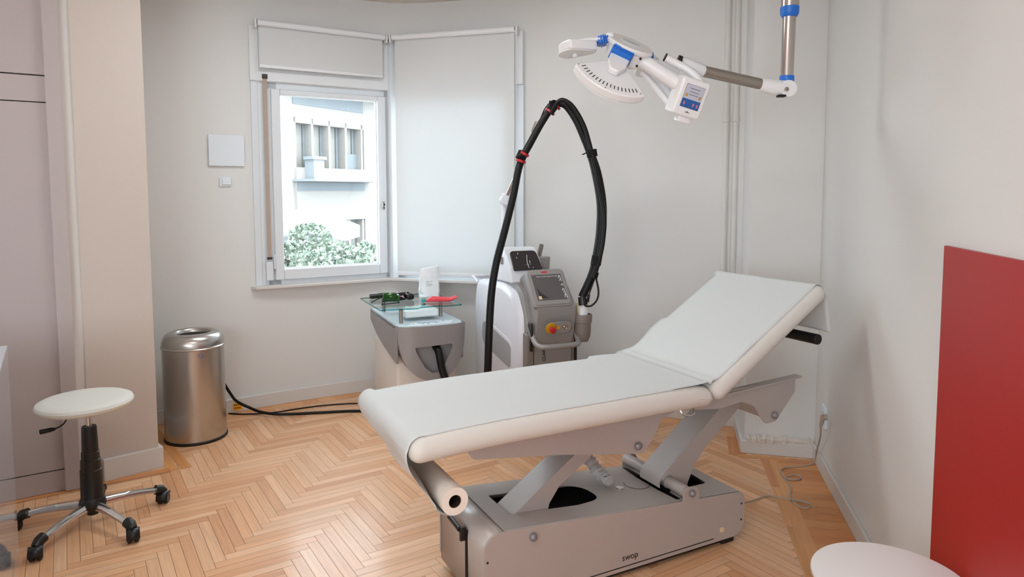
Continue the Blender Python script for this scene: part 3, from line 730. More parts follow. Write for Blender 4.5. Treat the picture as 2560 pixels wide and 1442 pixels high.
b = MB(); b.rbox((-.500, .27, .300), (.018, .10, .014), .005, n=2); b.build('handset', 'steel_knob', cc)
b = MB(); cpts = [(-.503+.006*cos(i*.9), .340+.006*sin(i*.9), .345+i*.0022) for i in range(0, 130)]; b.tube(cpts, .0018, 5); b.build('coiled_cord', 'laser_dark_grey', cc)

# ------------------------------------------------------------ stool on castors
st = empty('swivel_stool', (-1.905, 3.02, 0), 0, 'white round swivel stool on chrome castor base by the wardrobe', 'stool')
b = MB(); sc_ = V((-1.9230,3.0300,0.5579))-V((-1.905, 3.02, 0))
b.lathe([(1e-5, -.022), (.165, -.022), (.180, -.019), (.1915, -.008), (.194, .002), (.189, .013), (.176, .0195), (.15, .0225), (.08, .0235), (1e-5, .024)], 56, Matrix.Translation(sc_)); b.build('seat', 'seat_vinyl', st)
b = MB(); b.lathe([(.15, -.028), (.15, -.020), (.05, -.020)], 32, Matrix.Translation(sc_)); b.build('seat_pan', 'black_plastic', st)
MB().tube([(0, 0, .41), (sc_.x*.4, sc_.y*.4, sc_.z-.02)], .012, 16).build('gas_piston', 'chrome', st)
b = MB(); b.lathe([(.050, .112), (.046, .12), (.0445, .255), (.0415, .258), (.041, .30), (.0375, .303), (.0365, .335), (.034, .338), (.0305, .448), (.028, .454), (1e-4, .454)], 28); b.build('column_cover', 'black_plastic', st)
b = MB(); b.lathe([(1e-4, .048), (.024, .048), (.024, .064), (.034, .068), (.052, .080), (.056, .098), (.051, .118), (.046, .128), (1e-4, .128)], 28); b.build('hub', 'black_plastic', st)
def leg_profile(a):
    d = V((cos(a), sin(a), 0)); n = V((-sin(a), cos(a), 0)); b = MB(); vs = []; N = 10
    for i in range(N+1):
        t = i/N; r = .035+.245*t; zt = .112-.005*t-.028*t*t; h = .034-.012*t; wd = .017-.004*t
        for (q, zz) in ((-.35, zt), (.35, zt), (1, zt-.012), (1, zt-h), (-1, zt-h), (-1, zt-.012)):
            vs.append(d*r+n*(q*wd)+V((0, 0, zz)))
    b.mesh(vs, [(i*6+k, i*6+(k+1) % 6, i*6+6+(k+1) % 6, i*6+6+k) for i in range(N) for k in range(6)]+[(0, 1, 2, 3, 4, 5), tuple(N*6+k for k in range(6))])
    return b
for i, (a, ca) in enumerate(((-30, -60), (-100, -60), (46, -80), (190, 220), (118, 100))):
    a = rad(a); l = leg_profile(a).build('leg', 'chrome', st, ang=50); d = V((cos(a), sin(a), 0))
    b = MB(); b.tube([d*.265+V((0, 0, .072)), d*.288+V((0, 0, .066)), d*.306+V((0, 0, .05))], [.023, .023, .019], 12); b.tube([d*.302+V((0, 0, .062)), d*.304+V((0, 0, .035))], .010, 10); b.build('end_cap', 'black_plastic', l)
    c = rad(ca); cd = V((cos(c), sin(c), 0)); cn = V((-sin(c), cos(c), 0)); cp = d*.305+cd*.014
    cs = empty_c = None
    b = MB(); 
    for sgn in (-1, 1): 
        mt = frame(cp+V((0, 0, .0275))+cn*sgn*.013, cd, V((0, 0, 1)))
        b.lathe([(1e-4, -.010), (.022, -.011), (.0275, -.007), (.0275, .007), (.022, .011), (1e-4, .010)], 20, mt)
    k = b.build('castor', 'black_plastic', l)
    b = MB(); n = 9; vs = []
    for j in range(n+1):
        a2_ = rad(-15+j*165/n)
        for wv in (-.026, .026): q = cp+V((0, 0, .0285))+cd*cos(a2_)*.0305+V((0, 0, sin(a2_)*.0305))+cn*wv; vs.append(q)
    b.mesh(vs, [(2*j, 2*j+1, 2*j+3, 2*j+2) for j in range(n)]); hh = b.build('castor_hood', 'black_plastic', l); hm = hh.modifiers.new('t', 'SOLIDIFY'); hm.thickness = .003
lv = V((-1.9832,2.9700,0.4828))-V((-1.905, 3.02, 0)); l0 = sc_+V((-.03, -.06, -.022)); l2 = V((-2.0633,2.9300,0.4573))-V((-1.905, 3.02, 0)); l1 = V((-2.0098,2.9500,0.4645))-V((-1.905, 3.02, 0))
lvr = MB().tube(cat([l0, lv, l1], 6), .0035, 8).build('lever', 'black_plastic', st)
MB().tube([l1, l1.lerp(l2, .3), l2], [.006, .010, .011], 12).build('lever_grip', 'black_rubber', lvr)

# ------------------------------------------------------------ steel bin
e = empty('waste_bin', (-1.948, 4.135, 0), 0, 'brushed stainless steel waste bin with open domed lid', 'bin')
MB().lathe([(.176, 0), (.180, .004), (.180, .014), (.176, .018)], 64).build('base_ring', 'black_rubber', e)
MB().lathe([(.1745, .012), (.1745, .573)], 96).build('body', 'brushed_steel', e)
lid = [(.1745, .566), (.180, .568), (.182, .573), (.180, .577), (.176, .580), (.175, .60), (.168, .625), (.154, .645), (.135, .656), (.118, .658), (.104, .654), (.097, .645), (.095, .62), (.093, .62), (.095, .648), (.104, .657)]
MB().lathe(lid[:13], 96).build('lid', 'brushed_steel', e)
MB().lathe([(.0945, .635), (.094, .40), (1e-4, .40)], 48).build('liner', 'black_void', e)
lgm = Matrix.Rotation(rad(-78), 4, 'Z')
lg = MB(); ang0 = rad(-52); dv = V((cos(ang0), sin(ang0), 0)); tv = V((-sin(ang0), cos(ang0), 0))
mt = frame(dv*.1752+V((0, 0, .535)), tv, V((0, 0, 1)))
rr = [mt @ V((.015*cos(a*pi/12), .012*sin(a*pi/12), .0003)) for a in range(25)]
lg.tube(rr, .0012, 5); emb = lg.build('logo', 'blue_logo', e)
text('logo_lettering', 'ew', .014, 'blue_logo', emb, mt @ Matrix.Translation((-.0095, -.004, .0)))

# ------------------------------------------------------------ cooling unit with glass shelf
cr = empty('cold_air_unit', (-.505, 4.235, 0), rad(24.3), 'white and grey skin-cooling unit on the floor below the window', 'cooling unit')
HW = .218; ZT = .68; DP = .73
b = MB(); b.rbox((0, .40, .255), (.40, .62, .47), .02, n=3); b.build('cabinet', 'cryo_white', cr)
# grey head: side profile (y,z) swept, front shield
sidep = [(.02, ZT), (.02, .44), (.16, .456), (.35, .487), (.55, .533), (DP, .602), (DP, ZT)]
for sx in (-1, 1):
    b = MB(); b.prism(rpoly(sidep, [0, .01, .1, .2, .2, .01, 0], 5), sx*HW, sx*(HW-.012), 'yz'); b.build('side_shell', 'cryo_grey', cr, bevel=.003)
def shield(t):  # half width at height fraction (0 top .. 1 tip)
    return HW*(1-.05*t)*sqrt(max(0, 1-(max(0, (t-.12))/.88)**2.6))
ZTIP = .335
N = 26; vs = []; L_ = []
prof = []
for i in range(N+1):
    t = i/N; t = 1-(1-t)**1.35; prof.append((shield(t), ZT-(ZT-ZTIP)*t))
outl = [(x, z_) for x, z_ in prof]+[(-x, z_) for x, z_ in prof[::-1][1:]]
# opening in the shield
op = [(-.125, .552), (.115, .559), (.12, .54), (.10, .49), (.06, .42), (.03, .385), (-.015, .385), (-.06, .42), (-.105, .50)]
op = rpoly(op, [.012, .012, .01, .03, .03, .02, .02, .03, .03], 4)
def bulge(x, z_): return -.05*(1-(abs(x)/HW)**3)-.012
b = MB(); NC = 28; gv = []
for dy in (0, .012):
    for (hw_, z_) in prof:
        for j in range(NC+1): x = hw_*(-1+2*j/NC); gv.append((x, bulge(x, z_)+dy-.004, z_))
R_n = len(prof); gf = []
for r in range(R_n-1):
    for j in range(NC):
        q = (r*(NC+1)+j, r*(NC+1)+j+1, (r+1)*(NC+1)+j+1, (r+1)*(NC+1)+j); gf.append(q); gf.append(tuple(i+R_n*(NC+1) for i in q[::-1]))
    for j in (0, NC): a_ = r*(NC+1)+j; gf.append((a_, a_+NC+1, a_+NC+1+R_n*(NC+1), a_+R_n*(NC+1)))
for j in range(NC): gf.append((j, j+1, j+1+R_n*(NC+1), j+R_n*(NC+1)))
b.mesh(gv, gf); bmesh.ops.remove_doubles(b.bm, verts=b.bm.verts, dist=1e-5); shd = b.build('front_shield', 'cryo_grey', cr, ang=40)
cut_ = MB().prism(op, -.2, .2, 'xz').build('cutter', 'cryo_grey', cr)
bo_ = shd.modifiers.new('b', 'BOOLEAN'); bo_.operation = 'DIFFERENCE'; bo_.object = cut_; bo_.solver = 'EXACT'
bpy.context.view_layer.update(); me_ = bpy.data.meshes.new_from_object(shd.evaluated_get(bpy.context.evaluated_depsgraph_get()))
shd.modifiers.clear(); shd.data = me_; bpy.data.objects.remove(cut_)
me_.set_sharp_from_angle(angle=rad(40))
# side wall of the shield going back
b = MB(); n = len(outl); vs = [(x, bulge(x, z_)+.004, z_) for x, z_ in outl]+[(x*.97, .07, z_) for x, z_ in outl]
b.mesh(vs, [(i, i+1, n+i+1, n+i) for i in range(n-1)]); o_ = b.build('shield_rim', 'cryo_grey', cr, ang=60)
b = MB(); b.prism([(-.15, .60), (.145, .60), (.12, .46), (.05, .37), (-.05, .37), (-.12, .46)], -.008, .0, 'xz'); b.build('recess', 'cryo_inner', cr)
top = rpoly([(-HW, .04), (-HW+.06, -.045), (-.02, -.066), (.11, -.058), (HW-.02, -.02), (HW, .05), (HW, DP), (-HW, DP)], [.02, .02, .3, .1, .03, .03, .02, .02], 5)
b = MB(); b.prism(top, ZT-.03, ZT, 'xy'); b.build('top_cover', 'cryo_top', cr, bevel=.008)
cp_ = rpoly([(-.14, -.045), (-.15, .0), (-.10, .055), (.0, .075), (.12, .06), (.16, .03), (.12, -.035)], .02, 4)
b = MB(); b.prism(cp_, ZT, ZT+.006, 'xy'); pn = b.build('control_panel', 'cryo_panel', cr, bevel=.002)
b = MB(); b.prism([(-.085, .012), (-.075, .045), (.04, .045), (.06, .012)], ZT+.005, ZT+.0072, 'xy'); b.build('display', 'lcd', pn)
for (x, y) in ((-.11, .01), (.09, .035), (-.055, -.008), (-.02, -.006), (.03, -.004)): MB().lathe([(.008, 0), (.007, .003), (1e-4, .003)], 12, Matrix.Translation((x, y, ZT+.0055))).build('button', 'lcd', pn)
for (x, y) in ((-.165, .10), (.135, .22), (-.165, .55), (.135, .60)):
    MB().tube([(x, y, ZT), (x, y, .768)], .0125, 16).build('shelf_post', 'anodised', cr)
# glass shelf with a notch at its front edge
gl = rpoly([(-.30, .09), (-.06, .055), (-.05, .09), (.10, .10), (.11, .075), (.235, .08), (.22, .66), (-.31, .62)], [.01, .01, .02, .02, .01, .01, .01, .01], 3)
GM = Matrix.Translation((0, 0, 0))
b = MB(); b.prism(gl, .768, .777, 'xy'); gs = b.build('glass_shelf', 'shelf_glass', cr)
b = MB(); n = len(gl); vs = [(x*1.001, y-.0003, .7685) for x, y in gl]+[(x*1.001, y-.0003, .7765) for x, y in gl]
b.mesh(vs, [(i, (i+1) % n, n+(i+1) % n, n+i) for i in range(n)]); b.build('polished_edge', 'glass_edge', gs)
for (x, y) in ((-.165, .10), (.135, .22), (.19, .13)): MB().lathe([(.013, .777), (.012, .7795), (1e-4, .7795)], 14, Matrix.Translation((x, y, 0))).build('post_cap', 'anodised', gs)
b = MB(); b.box((-.015, .22, .725), (.22, .16, .05)); b.build('tray', 'film_white', cr, bevel=.01)
b = MB(); hz = cat([(.02, .012, .545), (.025, -.03, .53), (.03, -.06, .50), (.045, -.075, .40), (.08, -.09, .30), (.12, -.10, .20), (.2, -.12, .08), (.3, -.1, .03)], 6); b.tube(hz, [.023]*len(hz), 16); b.build('air_hose', 'hose_black', cr)
MB().tube([(.02, .012, .555), (.0225, -.012, .542)], .024, 16).build('hose_collar', 'cryo_inner', cr)
MB().lathe([(.004, 0), (.008, .002), (.004, .003)], 12, Matrix.Translation((.07, -.009, .555)) @ Matrix.Rotation(rad(90), 4, 'X')).build('screw', 'film_white', cr)

# things on the glass shelf (world positions from the shelf's frame)
CRM = Matrix.Translation((-.505, 4.235, 0)) @ Matrix.Rotation(rad(24.3), 4, 'Z')
def onshelf(x, y): q = CRM @ V((x, y, .778)); return q
def shelfpos(name, x, y, rz, label, catg): return empty(name, onshelf(x, y), rad(24.3)+rad(rz), label, catg)
e = shelfpos('gel_bottle', -.19, .53, -5, 'dark bottle with a green body lying on the glass shelf', 'bottle')
b = MB(); b.tube([(-.075, 0, .019), (-.06, 0, .019), (.01, 0, .019)], [.016, .019, .019], 18); b.build('cap', 'bottle_dark', e)
b = MB(); b.tube([(.01, 0, .019), (.07, 0, .019), (.085, 0, .019), (.09, 0, .019)], [.019, .019, .015, .008], 18); b.build('bottle_body', 'lens_green', e)
e = shelfpos('safety_goggles', -.185, .30, -8, 'green laser safety goggles with black arms on the glass shelf front', 'goggles')
def lensarc(b, r, h, a0, a1, z0, cx=0, cy=0, N=10, lean=.25):
    vs = []
    for i in range(N+1):
        a = rad(a0+(a1-a0)*i/N)
        vs += [(cx+r*cos(a), cy+r*sin(a), z0), (cx+r*(1-lean*.3)*cos(a), cy+r*(1-lean*.3)*sin(a), z0+h)]
    b.mesh(vs, [(2*i, 2*i+2, 2*i+3, 2*i+1) for i in range(N)])
b = MB(); lensarc(b, .066, .055, -35, 130, .002); o_ = b.build('lens', 'lens_green', e); m_ = o_.modifiers.new('t', 'SOLIDIFY'); m_.thickness = .003
b = MB(); b.tube(cat([(.06, -.026, .006), (.0, -.045, .006), (-.06, -.05, .004)], 5), .0035, 8); b.build('temple_arm', 'bottle_dark', e)
b = MB(); b.tube(cat([(-.033, .057, .034), (-.07, .02, .03), (-.10, .0, .02), (-.12, -.01, .012)], 5), .0035, 8); b.build('temple_arm', 'bottle_dark', e)
e = shelfpos('black_eye_shields', -.095, .42, 0, 'black wraparound eye shields in crumpled pinkish film on the glass shelf', 'goggles')
b = MB(); lensarc(b, .062, .052, 150, 330, .001, .0, .02, lean=.5); lensarc(b, .045, .045, -60, 60, .002, .045, -.01, lean=.4); o_ = b.build('lens', 'black_plastic', e); m_ = o_.modifiers.new('t', 'SOLIDIFY'); m_.thickness = .004
MB().rbox((.07, -.03, .022), (.055, .05, .040), .016, n=3).build('side_shield', 'black_plastic', e); MB().rbox((-.045, .0, .024), (.05, .045, .044), .018, n=3).build('side_shield', 'black_plastic', e)
b = MB(); vs = []; N = 7
for i in range(N+1):
    for j in range(N+1):
        x = -.045+.08*i/N; y = -.05+.08*j/N; vs.append((x, y-.01, .050-.035*((i-3.5)/5)**2-.02*(1-j/N)+.010*mnoise.noise(V((i*.9, j*.9, 7)))))
b.mesh(vs, [(i*(N+1)+j, (i+1)*(N+1)+j, (i+1)*(N+1)+j+1, i*(N+1)+j+1) for i in range(N) for j in range(N)]); b.build('plastic_film', 'film_pink', e, ang=10)
e = shelfpos('paper_bag', .145, .50, -6, 'crumpled white bag standing at the back of the glass shelf', 'bag')
b = MB(); HBG = .200; N = 12; vs = []; seg = 24
for i in range(N+1):
    t = i/N; wx = .070*(1-.05*t); wy = .045*(1-.65*t**1.5)
    for k in range(seg):
        a = 2*pi*k/seg; ca, sa = cos(a), sin(a); q = (abs(ca)**4+abs(sa)**4)**-.25
        n1 = .008*mnoise.noise(V((ca*2+i*.4, sa*2, i*.5)))*(t > .05)
        dzz = (.012*ca if t > .9 else 0)
        vs.append((wx*ca*q+n1, wy*sa*q+n1, HBG*t+dzz*1.0))
b.mesh(vs, [(i*seg+k, i*seg+(k+1) % seg, (i+1)*seg+(k+1) % seg, (i+1)*seg+k) for i in range(N) for k in range(seg)]+[tuple(range(seg))[::-1], tuple(N*seg+k for k in range(seg))]); bg_ = b.build('bag_body', 'film_white', e, ang=25)
b = MB()
for (z_, x0, x1) in ((.105, -.028, .0), (.107, .006, .018), (.092, -.03, .01), (.084, -.03, .016), (.076, -.03, .012)): b.box(((x0+x1)/2, -.0445+(.01 if z_ > .1 else .004), z_), (x1-x0, .001, .0025 if z_ > .1 else .0012))
b.build('printed_lines', 'screen_text', bg_)
e = shelfpos('cream_tube', .115, .22, -13, 'red squeezed cream tube with a teal cap lying on the glass shelf', 'tube')
b = MB(); N = 14; vs = []; seg = 16
for i in range(N+1):
    t = i/N; x = -.075+.20*t; wy = .010+.014*min(1, t*6)+.004*t; wz = .008+.014*min(1, t*5)*(1-t)**.6; zz = wz+.001+.022*max(0, t-.78)/.22
    for k in range(seg): a = 2*pi*k/seg; vs.append((x, wy*cos(a), zz+wz*sin(a)+.002*mnoise.noise(V((i*.7, k*.8, 4)))))
b.mesh(vs, [(i*seg+k, i*seg+(k+1) % seg, (i+1)*seg+(k+1) % seg, (i+1)*seg+k) for i in range(N) for k in range(seg)]+[tuple(range(seg)), tuple(N*seg+k for k in range(seg))]); b.build('tube_body', 'tube_red', e, ang=40)
MB().tube([(-.105, 0, .013), (-.10, 0, .013), (-.074, 0, .012)], [.010, .012, .009], 14).build('tube_cap', 'teal', e)

# ------------------------------------------------------------ laser machine
lz = empty('laser_machine', (.232, 3.878, 0), rad(22), 'white and grey laser treatment machine with touch screen behind the bed', 'laser machine')
b = MB()
# body side silhouette (y,z): rounded front shoulder
bod = rpoly([(.07, .06), (.055, .55), (.075, .80), (.16, .915), (.33, .955), (.62, .945), (.80, .925), (.84, .80), (.83, .06)], [.03, .3, .14, .12, .2, .2, .08, .1, .03], 8)
for sx in (-1, 1):
    b = MB(); vs = []; n = len(bod)
    cy, cz = .45, .5
    for (dx, k) in ((0, 1.0), (.022, .985), (.034, .955), (.038, .90)):
        for (y, z_) in bod: vs.append((sx*(.148+dx), cy+(y-cy)*k, cz+(z_-cz)*k))
    fs = [(r*n+i, r*n+(i+1) % n, (r+1)*n+(i+1) % n, (r+1)*n+i) for r in range(3) for i in range(n)]+[tuple(3*n+i for i in range(n))]
    b.mesh(vs, fs); wp = b.build('side_cover', 'laser_white', lz, ang=50)
    vent = rpoly([(.34, .44), (.12+.0, .49), (.11, .62), (.30, .64), (.60, .70), (.66, .69), (.67, .56), (.60, .47)], [.04, .04, .05, .1, .06, .04, .05, .06], 6)
    MB().prism(rpoly([(.16, .445), (.155, .60), (.20, .63), (.60, .69), (.68, .68), (.70, .55), (.64, .50)], [.05, .04, .05, .1, .05, .06, .05], 6), sx*.180, sx*.1875, 'yz').build('vent_frame', 'laser_white', wp, bevel=.002)
    MB().prism(rpoly([(.18, .46), (.175, .59), (.21, .61), (.60, .67), (.665, .66), (.68, .56), (.63, .515)], [.04, .03, .05, .1, .04, .05, .05], 6), sx*.185, sx*.1885, 'yz').build('vent', 'laser_vent', wp)
b = MB(); b.prism(rpoly([(.045, .05), (.03, .75), (.10, .93), (.22, .975), (.70, .96), (.80, .94), (.84, .85), (.84, .05)], [.02, .1, .1, .08, .1, .05, .06, .02], 8), -.148, .148, 'yz'); b.build('core_body', 'laser_grey', lz, bevel=.006)
b = MB(); b.prism(rpoly([(-.01, .05), (-.01, .70), (.05, .70), (.05, .05)], .008, 3), -.165, -.122, 'yz'); b.prism([(-.01, .05), (-.01, .70), (.05, .70), (.05, .05)], .122, .150, 'yz'); b.build('front_frame', 'laser_dark_grey', lz, bevel=.004)
# front column
b = MB(); b.prism(rpoly([(-.002, .04), (-.004, .62), (-.025, .68), (-.055, .80), (-.058, .855), (.13, 1.03), (.22, .985), (.10, .90), (.06, .04)], [.005, .05, .08, .06, .01, .01, .03, .05, .005], 6), -.121, .121, 'yz'); b.build('front_column', 'laser_grey', lz, bevel=.006)
MB().box((-.1235, .0, .34), (.003, .02, .58)).build('column_gap', 'black_void', lz); 
# tilted touch-screen head
bl_ = V((-.138, -.062, .862)); tl_ = V((-.138, .075, 1.056)); up = (tl_-bl_); H_ = up.length
SM = frame(bl_, V((1, 0, 0)), up)
sq = rpoly([(0, 0), (.236, 0), (.236, H_), (0, H_)], [.02, .02, .035, .035], 8)
b = MB(); b.prism(sq, -.032, .0, 'xy', SM); hd_ = b.build('screen_head', 'laser_grey', lz, bevel=.004)
sq2 = rpoly([(.012, .010), (.224, .010), (.224, H_-.008), (.012, H_-.008)], [.016, .016, .03, .03], 8)
b = MB(); b.prism(sq2, .0, .004, 'xy', SM); bz_ = b.build('screen_bezel', 'laser_grey', hd_, bevel=.002)
b = MB(); b.prism([(.026, .037), (.212, .037), (.209, .200), (.024, .200)], .004, .0052, 'xy', SM); scn = b.build('screen', 'screen_grey', hd_)
text('screen_text', 'Please try LCD indicator for laser on', .0098, 'text_white', scn, SM @ Matrix.Translation((.052, .184, .0058)), .0002, 1.0)
b = MB(); b.prism([(.040, .115), (.042, .050), (.10, .050), (.075, .066), (.055, .085)], .0052, .0056, 'xy', SM); b.build('screen_shade_mark', 'screen_dark', scn)
b = MB(); b.prism(rpoly([(.092, H_-.027), (.128, H_-.027), (.128, H_-.017), (.092, H_-.017)], .003, 2), .004, .0052, 'xy', SM); b.build('red_label', 'sign_red', hd_)
b = MB(); b.prism([(.036, .044), (.055, .044), (.053, .064), (.036, .064)], .0052, .0058, 'xy', SM); b.build('tan_sticker', 'label_tan', scn)
b = MB()
for (x, y, h) in ((.197, .178, .020), (.199, .158, .014), (.201, .128, .012), (.200, .095, .016), (.203, .080, .008), (.205, .058, .03)):
    pts = cat([(x-.008, y-h*.3, .0065), (x-.002, y+h*.5, .008), (x+.003, y+h*.1, .007), (x+.004, y-h*.5, .0065)], 4); b.tube([SM @ V(p) for p in pts], .0016, 6)
b.build('film_glints', 'film_white', scn)
# control strip: emergency stop, label, key switch
fz = .765; FM = frame(V((-.12, -.0545, .700)), V((1, 0, 0)), V((0, -.028, .12)))
b = MB(); b.prism(rpoly([(.055, .008), (.205, .008), (.205, .075), (.055, .075)], .032, 8), -.001, .004, 'xy', FM); strip_o = b.build('control_strip', 'laser_grey', lz, bevel=.002)
b = MB(); b.lathe([(1e-4, .004), (.030, .004), (.033, .006), (.033, .010), (.028, .013), (1e-4, .013)], 28, FM @ Matrix.Translation((.075, .042, 0))); b.build('emergency_collar', 'stop_yellow', strip_o)
b = MB(); b.lathe([(.012, .010), (.010, .028), (.017, .030), (.017, .040), (.010, .044), (1e-4, .044)], 24, FM @ Matrix.Translation((.075, .042, 0))); b.build('emergency_button', 'stop_red', strip_o)
b = MB(); b.box((.122, .042, .005), (.018, .020, .001), FM); b.build('warning_sticker', 'label_orange', strip_o)
b = MB(); b.lathe([(1e-4, .004), (.017, .004), (.017, .008), (.012, .009), (.011, .007), (.007, .007), (.007, .011), (1e-4, .011)], 24, FM @ Matrix.Translation((.163, .042, 0))); b.build('key_switch', 'chrome', strip_o)
# grab handle round the front
hp_ = cat([(-.135, .02, .735), (-.133, -.03, .675), (-.125, -.075, .648), (-.09, -.10, .642), (0, -.105, .642), (.09, -.10, .642), (.125, -.075, .648), (.14, -.03, .675), (.142, .02, .735)], 6)
b = MB(); b.tube(hp_, .0165, 14, flat=.9); b.build('grab_handle', 'laser_grey', lz)
MB().box((-.142, -.005, .685), (.012, .05, .16)).build('handle_mount', 'black_plastic', lz, bevel=.003); MB().box((.138, .0, .63), (.012, .05, .20)).build('handle_mount', 'black_plastic', lz, bevel=.003)
text('lettering', 'CLARITYII', .029, 'text_black', lz, Matrix.Translation((-.048, -.0060, .538)) @ Matrix.Rotation(rad(90), 4, 'X') @ Matrix.Rotation(rad(90), 4, 'Z'), .0006, .92)
# rear handle
b = MB(); b.tube(cat([(-.17, .80, .90), (-.175, .86, .925), (-.15, .89, .93), (.15, .89, .93), (.175, .86, .925), (.17, .80, .90)], 5), .010, 10); b.build('rear_handle', 'laser_white', lz)
# second display on a sloped white housing
b = MB(); hs = rpoly([(.20, .965), (.24, 1.055), (.35, 1.165), (.41, 1.165), (.48, 1.06), (.54, .955)], [.01, .04, .05, .05, .1, .01], 6)
b.prism(hs, -.168, .045, 'yz'); hs_o = b.build('display_housing', 'laser_white', lz, bevel=.018, seg=3)
dm = frame(V((-.150, .222, 1.036)), V((1, 0, 0)), V((0, .105, .118)))
b = MB(); b.prism(rpoly([(0, 0), (.19, 0), (.178, .142), (.008, .142)], [.012, .012, .03, .03], 6), -.004, .006, 'xy', dm); d2 = b.build('second_display', 'screen_dark', hs_o, bevel=.002)
b = MB()
for pts in ([(.10, .012, .0075), (.098, .05, .009), (.106, .085, .008), (.112, .108, .0075)], [(.116, .045, .0075), (.118, .065, .0085)], [(.055, .115, .0075), (.058, .125, .008)], [(.040, .085, .0075), (.041, .094, .008)], [(.125, .012, .0075), (.13, .016, .008)]):
    b.tube([dm @ V(p) for p in pts], .0016, 6)
b.build('film_glints', 'film_white', d2)
text('second_display_text', 'LUTRONIC', .008, 'laser_grey', d2, dm @ Matrix.Translation((.082, .034, .0065)), .0001)
b = MB(); b.rbox((-.173, .36, 1.085), (.012, .022, .045), .005, n=3); b.build('side_latch', 'laser_grey', hs_o)
# holder for tips at the right of the display
b = MB(); b.prism([(.050, .96), (.053, 1.095), (.140, 1.10), (.130, .96)], .33, .40, 'xz'); tb = b.build('tip_holder', 'laser_grey', lz, bevel=.004)
for (x, y, z_, r) in ((.052, .40, 1.12, -12), (.11, .42, 1.13, 14)):
    MB().rbox((0, 0, 0), (.03, .016, .09), .008, Matrix.Translation((x, y, z_)) @ Matrix.Rotation(rad(r), 4, 'Y'), n=3).build('tip', 'laser_dark_grey', tb)
# side cup for the handpiece
b = MB(); cm = Matrix.Translation((.174, -.035, .0))
b.lathe([(.044, .672), (.032, .642), (1e-4, .642)][::-1]+[(.047, .70), (.048, .750), (.053, .753), (.055, .79), (.053, .80), (.046, .80), (.042, .745), (.03, .66), (1e-4, .66)], 28, cm); b.build('handpiece_cup', 'laser_dark_grey', lz, ang=40)
# cable support arm: post, elbow, telescopic rod
LM = Matrix.Translation((.232, 3.878, 0)) @ Matrix.Rotation(rad(22), 4, 'Z'); LI = LM.inverted()
def L(p): return LI @ V(p)
post0, post1, elb = L((-0.0617,4.3600,0.9645)), L((-0.0563,4.3600,1.0621)), L((-0.0451,4.3600,1.4948))
b = MB(); b.tube([L((-0.0668,4.3600,0.9645)), L((-0.0614,4.3600,1.0544))], [.020, .027], 16); sa = b.build('arm_socket', 'laser_white', lz)
MB().tube([L((-0.0614,4.3600,1.0544)), L((-0.0587,4.3600,1.1441))], .026, 18).build('socket_collar', 'laser_dark_grey', sa)
MB().tube([L((-0.0587,4.3600,1.1441)), elb], .016, 14).build('support_post', 'laser_white', lz)
MB().tube([L((-0.0450,4.3400,1.4495))+V((-.0, -.022, 0)), L((-0.0454,4.3800,1.4490))+V((0, .022, 0))], .030, 18).build('elbow_joint', 'laser_white', lz)
MB().tube([L((-0.0350,4.3500,1.4695)), L((0.1228,4.2200,1.8277))], .0115, 14).build('telescopic_rod', 'polished_pole', lz)
MB().tube([L((0.1319,4.2000,1.8622)), L((0.1553,4.1800,1.9201))], .018, 16).build('rod_clamp', 'chrome', lz)
MB().tube([L((0.1131,4.2200,1.8108)), L((0.2289,4.1200,2.0008))], .009, 12).build('rod_tip', 'chrome', lz)
# umbilical hose bundle
mainh = [(-0.1550,3.8000,0.3058), (-0.1384,3.8000,0.4896), (-0.1309,3.8000,0.6722), (-0.1172,3.8200,0.9180), (-0.0906,3.8600,1.0942), (-0.0410,3.9200,1.2832), (0.0073,3.9800,1.4767), (0.0474,4.0300,1.6626), (0.1185,4.0700,1.8044), (0.1845,4.0800,1.9216), (0.2478,4.0800,2.0052), (0.3096,4.0600,2.0072), (0.3737,4.0400,1.9172), (0.4236,4.0200,1.8002), (0.4685,4.0000,1.6838), (0.4970,3.9800,1.5681), (0.5150,3.9500,1.4303), (0.5113,3.9300,1.2933), (0.4959,3.9100,1.1800), (0.4704,3.9000,1.0662), (0.4334,3.8900,0.9756), (0.3996,3.8900,0.9019)]
mh = cat(mainh, 6); rr = []
for i in range(len(mh)):
    t = i/(len(mh)-1); rr.append(.0215 if t < .47 else (.021 if t < .66 else (.029 if t < .9 else .023)))
rr = [sum(rr[max(0, i-4):i+5])/len(rr[max(0, i-4):i+5]) for i in range(len(rr))]
b = MB(); b.tube([L(p) for p in mh], rr, 16); b.build('main_hose', 'hose_black', lz)
sec = [(0.2292,4.0400,1.9520), (0.2603,4.0200,2.0114), (0.2965,4.0100,2.0283), (0.3511,4.0000,1.9906), (0.4106,3.9900,1.8892), (0.4460,3.9700,1.7737), (0.4767,3.9500,1.6360), (0.5014,3.9200,1.4990), (0.5250,3.9000,1.3631), (0.5166,3.8800,1.2279), (0.4936,3.8700,1.1151), (0.4627,3.8700,1.0125)]
b = MB(); b.tube([L(p) for p in cat(sec, 6)], .0125, 12); b.build('second_hose', 'hose_black', lz)
thin = [(0.1721,4.1200,1.9375), (0.1948,4.1000,1.9891), (0.2266,4.0800,2.0238), (0.2628,4.0600,2.0304)]
MB().tube([L(p) for p in cat(thin, 5)], .0035, 8).build('thin_cable', 'black_plastic', lz)
loop = [(0.4752,3.8800,1.0227), (0.4904,3.8700,0.9438), (0.4828,3.8600,0.8927), (0.4535,3.8600,0.8584), (0.4229,3.8700,0.8522), (0.4056,3.8800,0.8667)]
MB().tube([L(p) for p in cat(loop, 6)], .0055, 10).build('loop_cable', 'hose_black', lz)
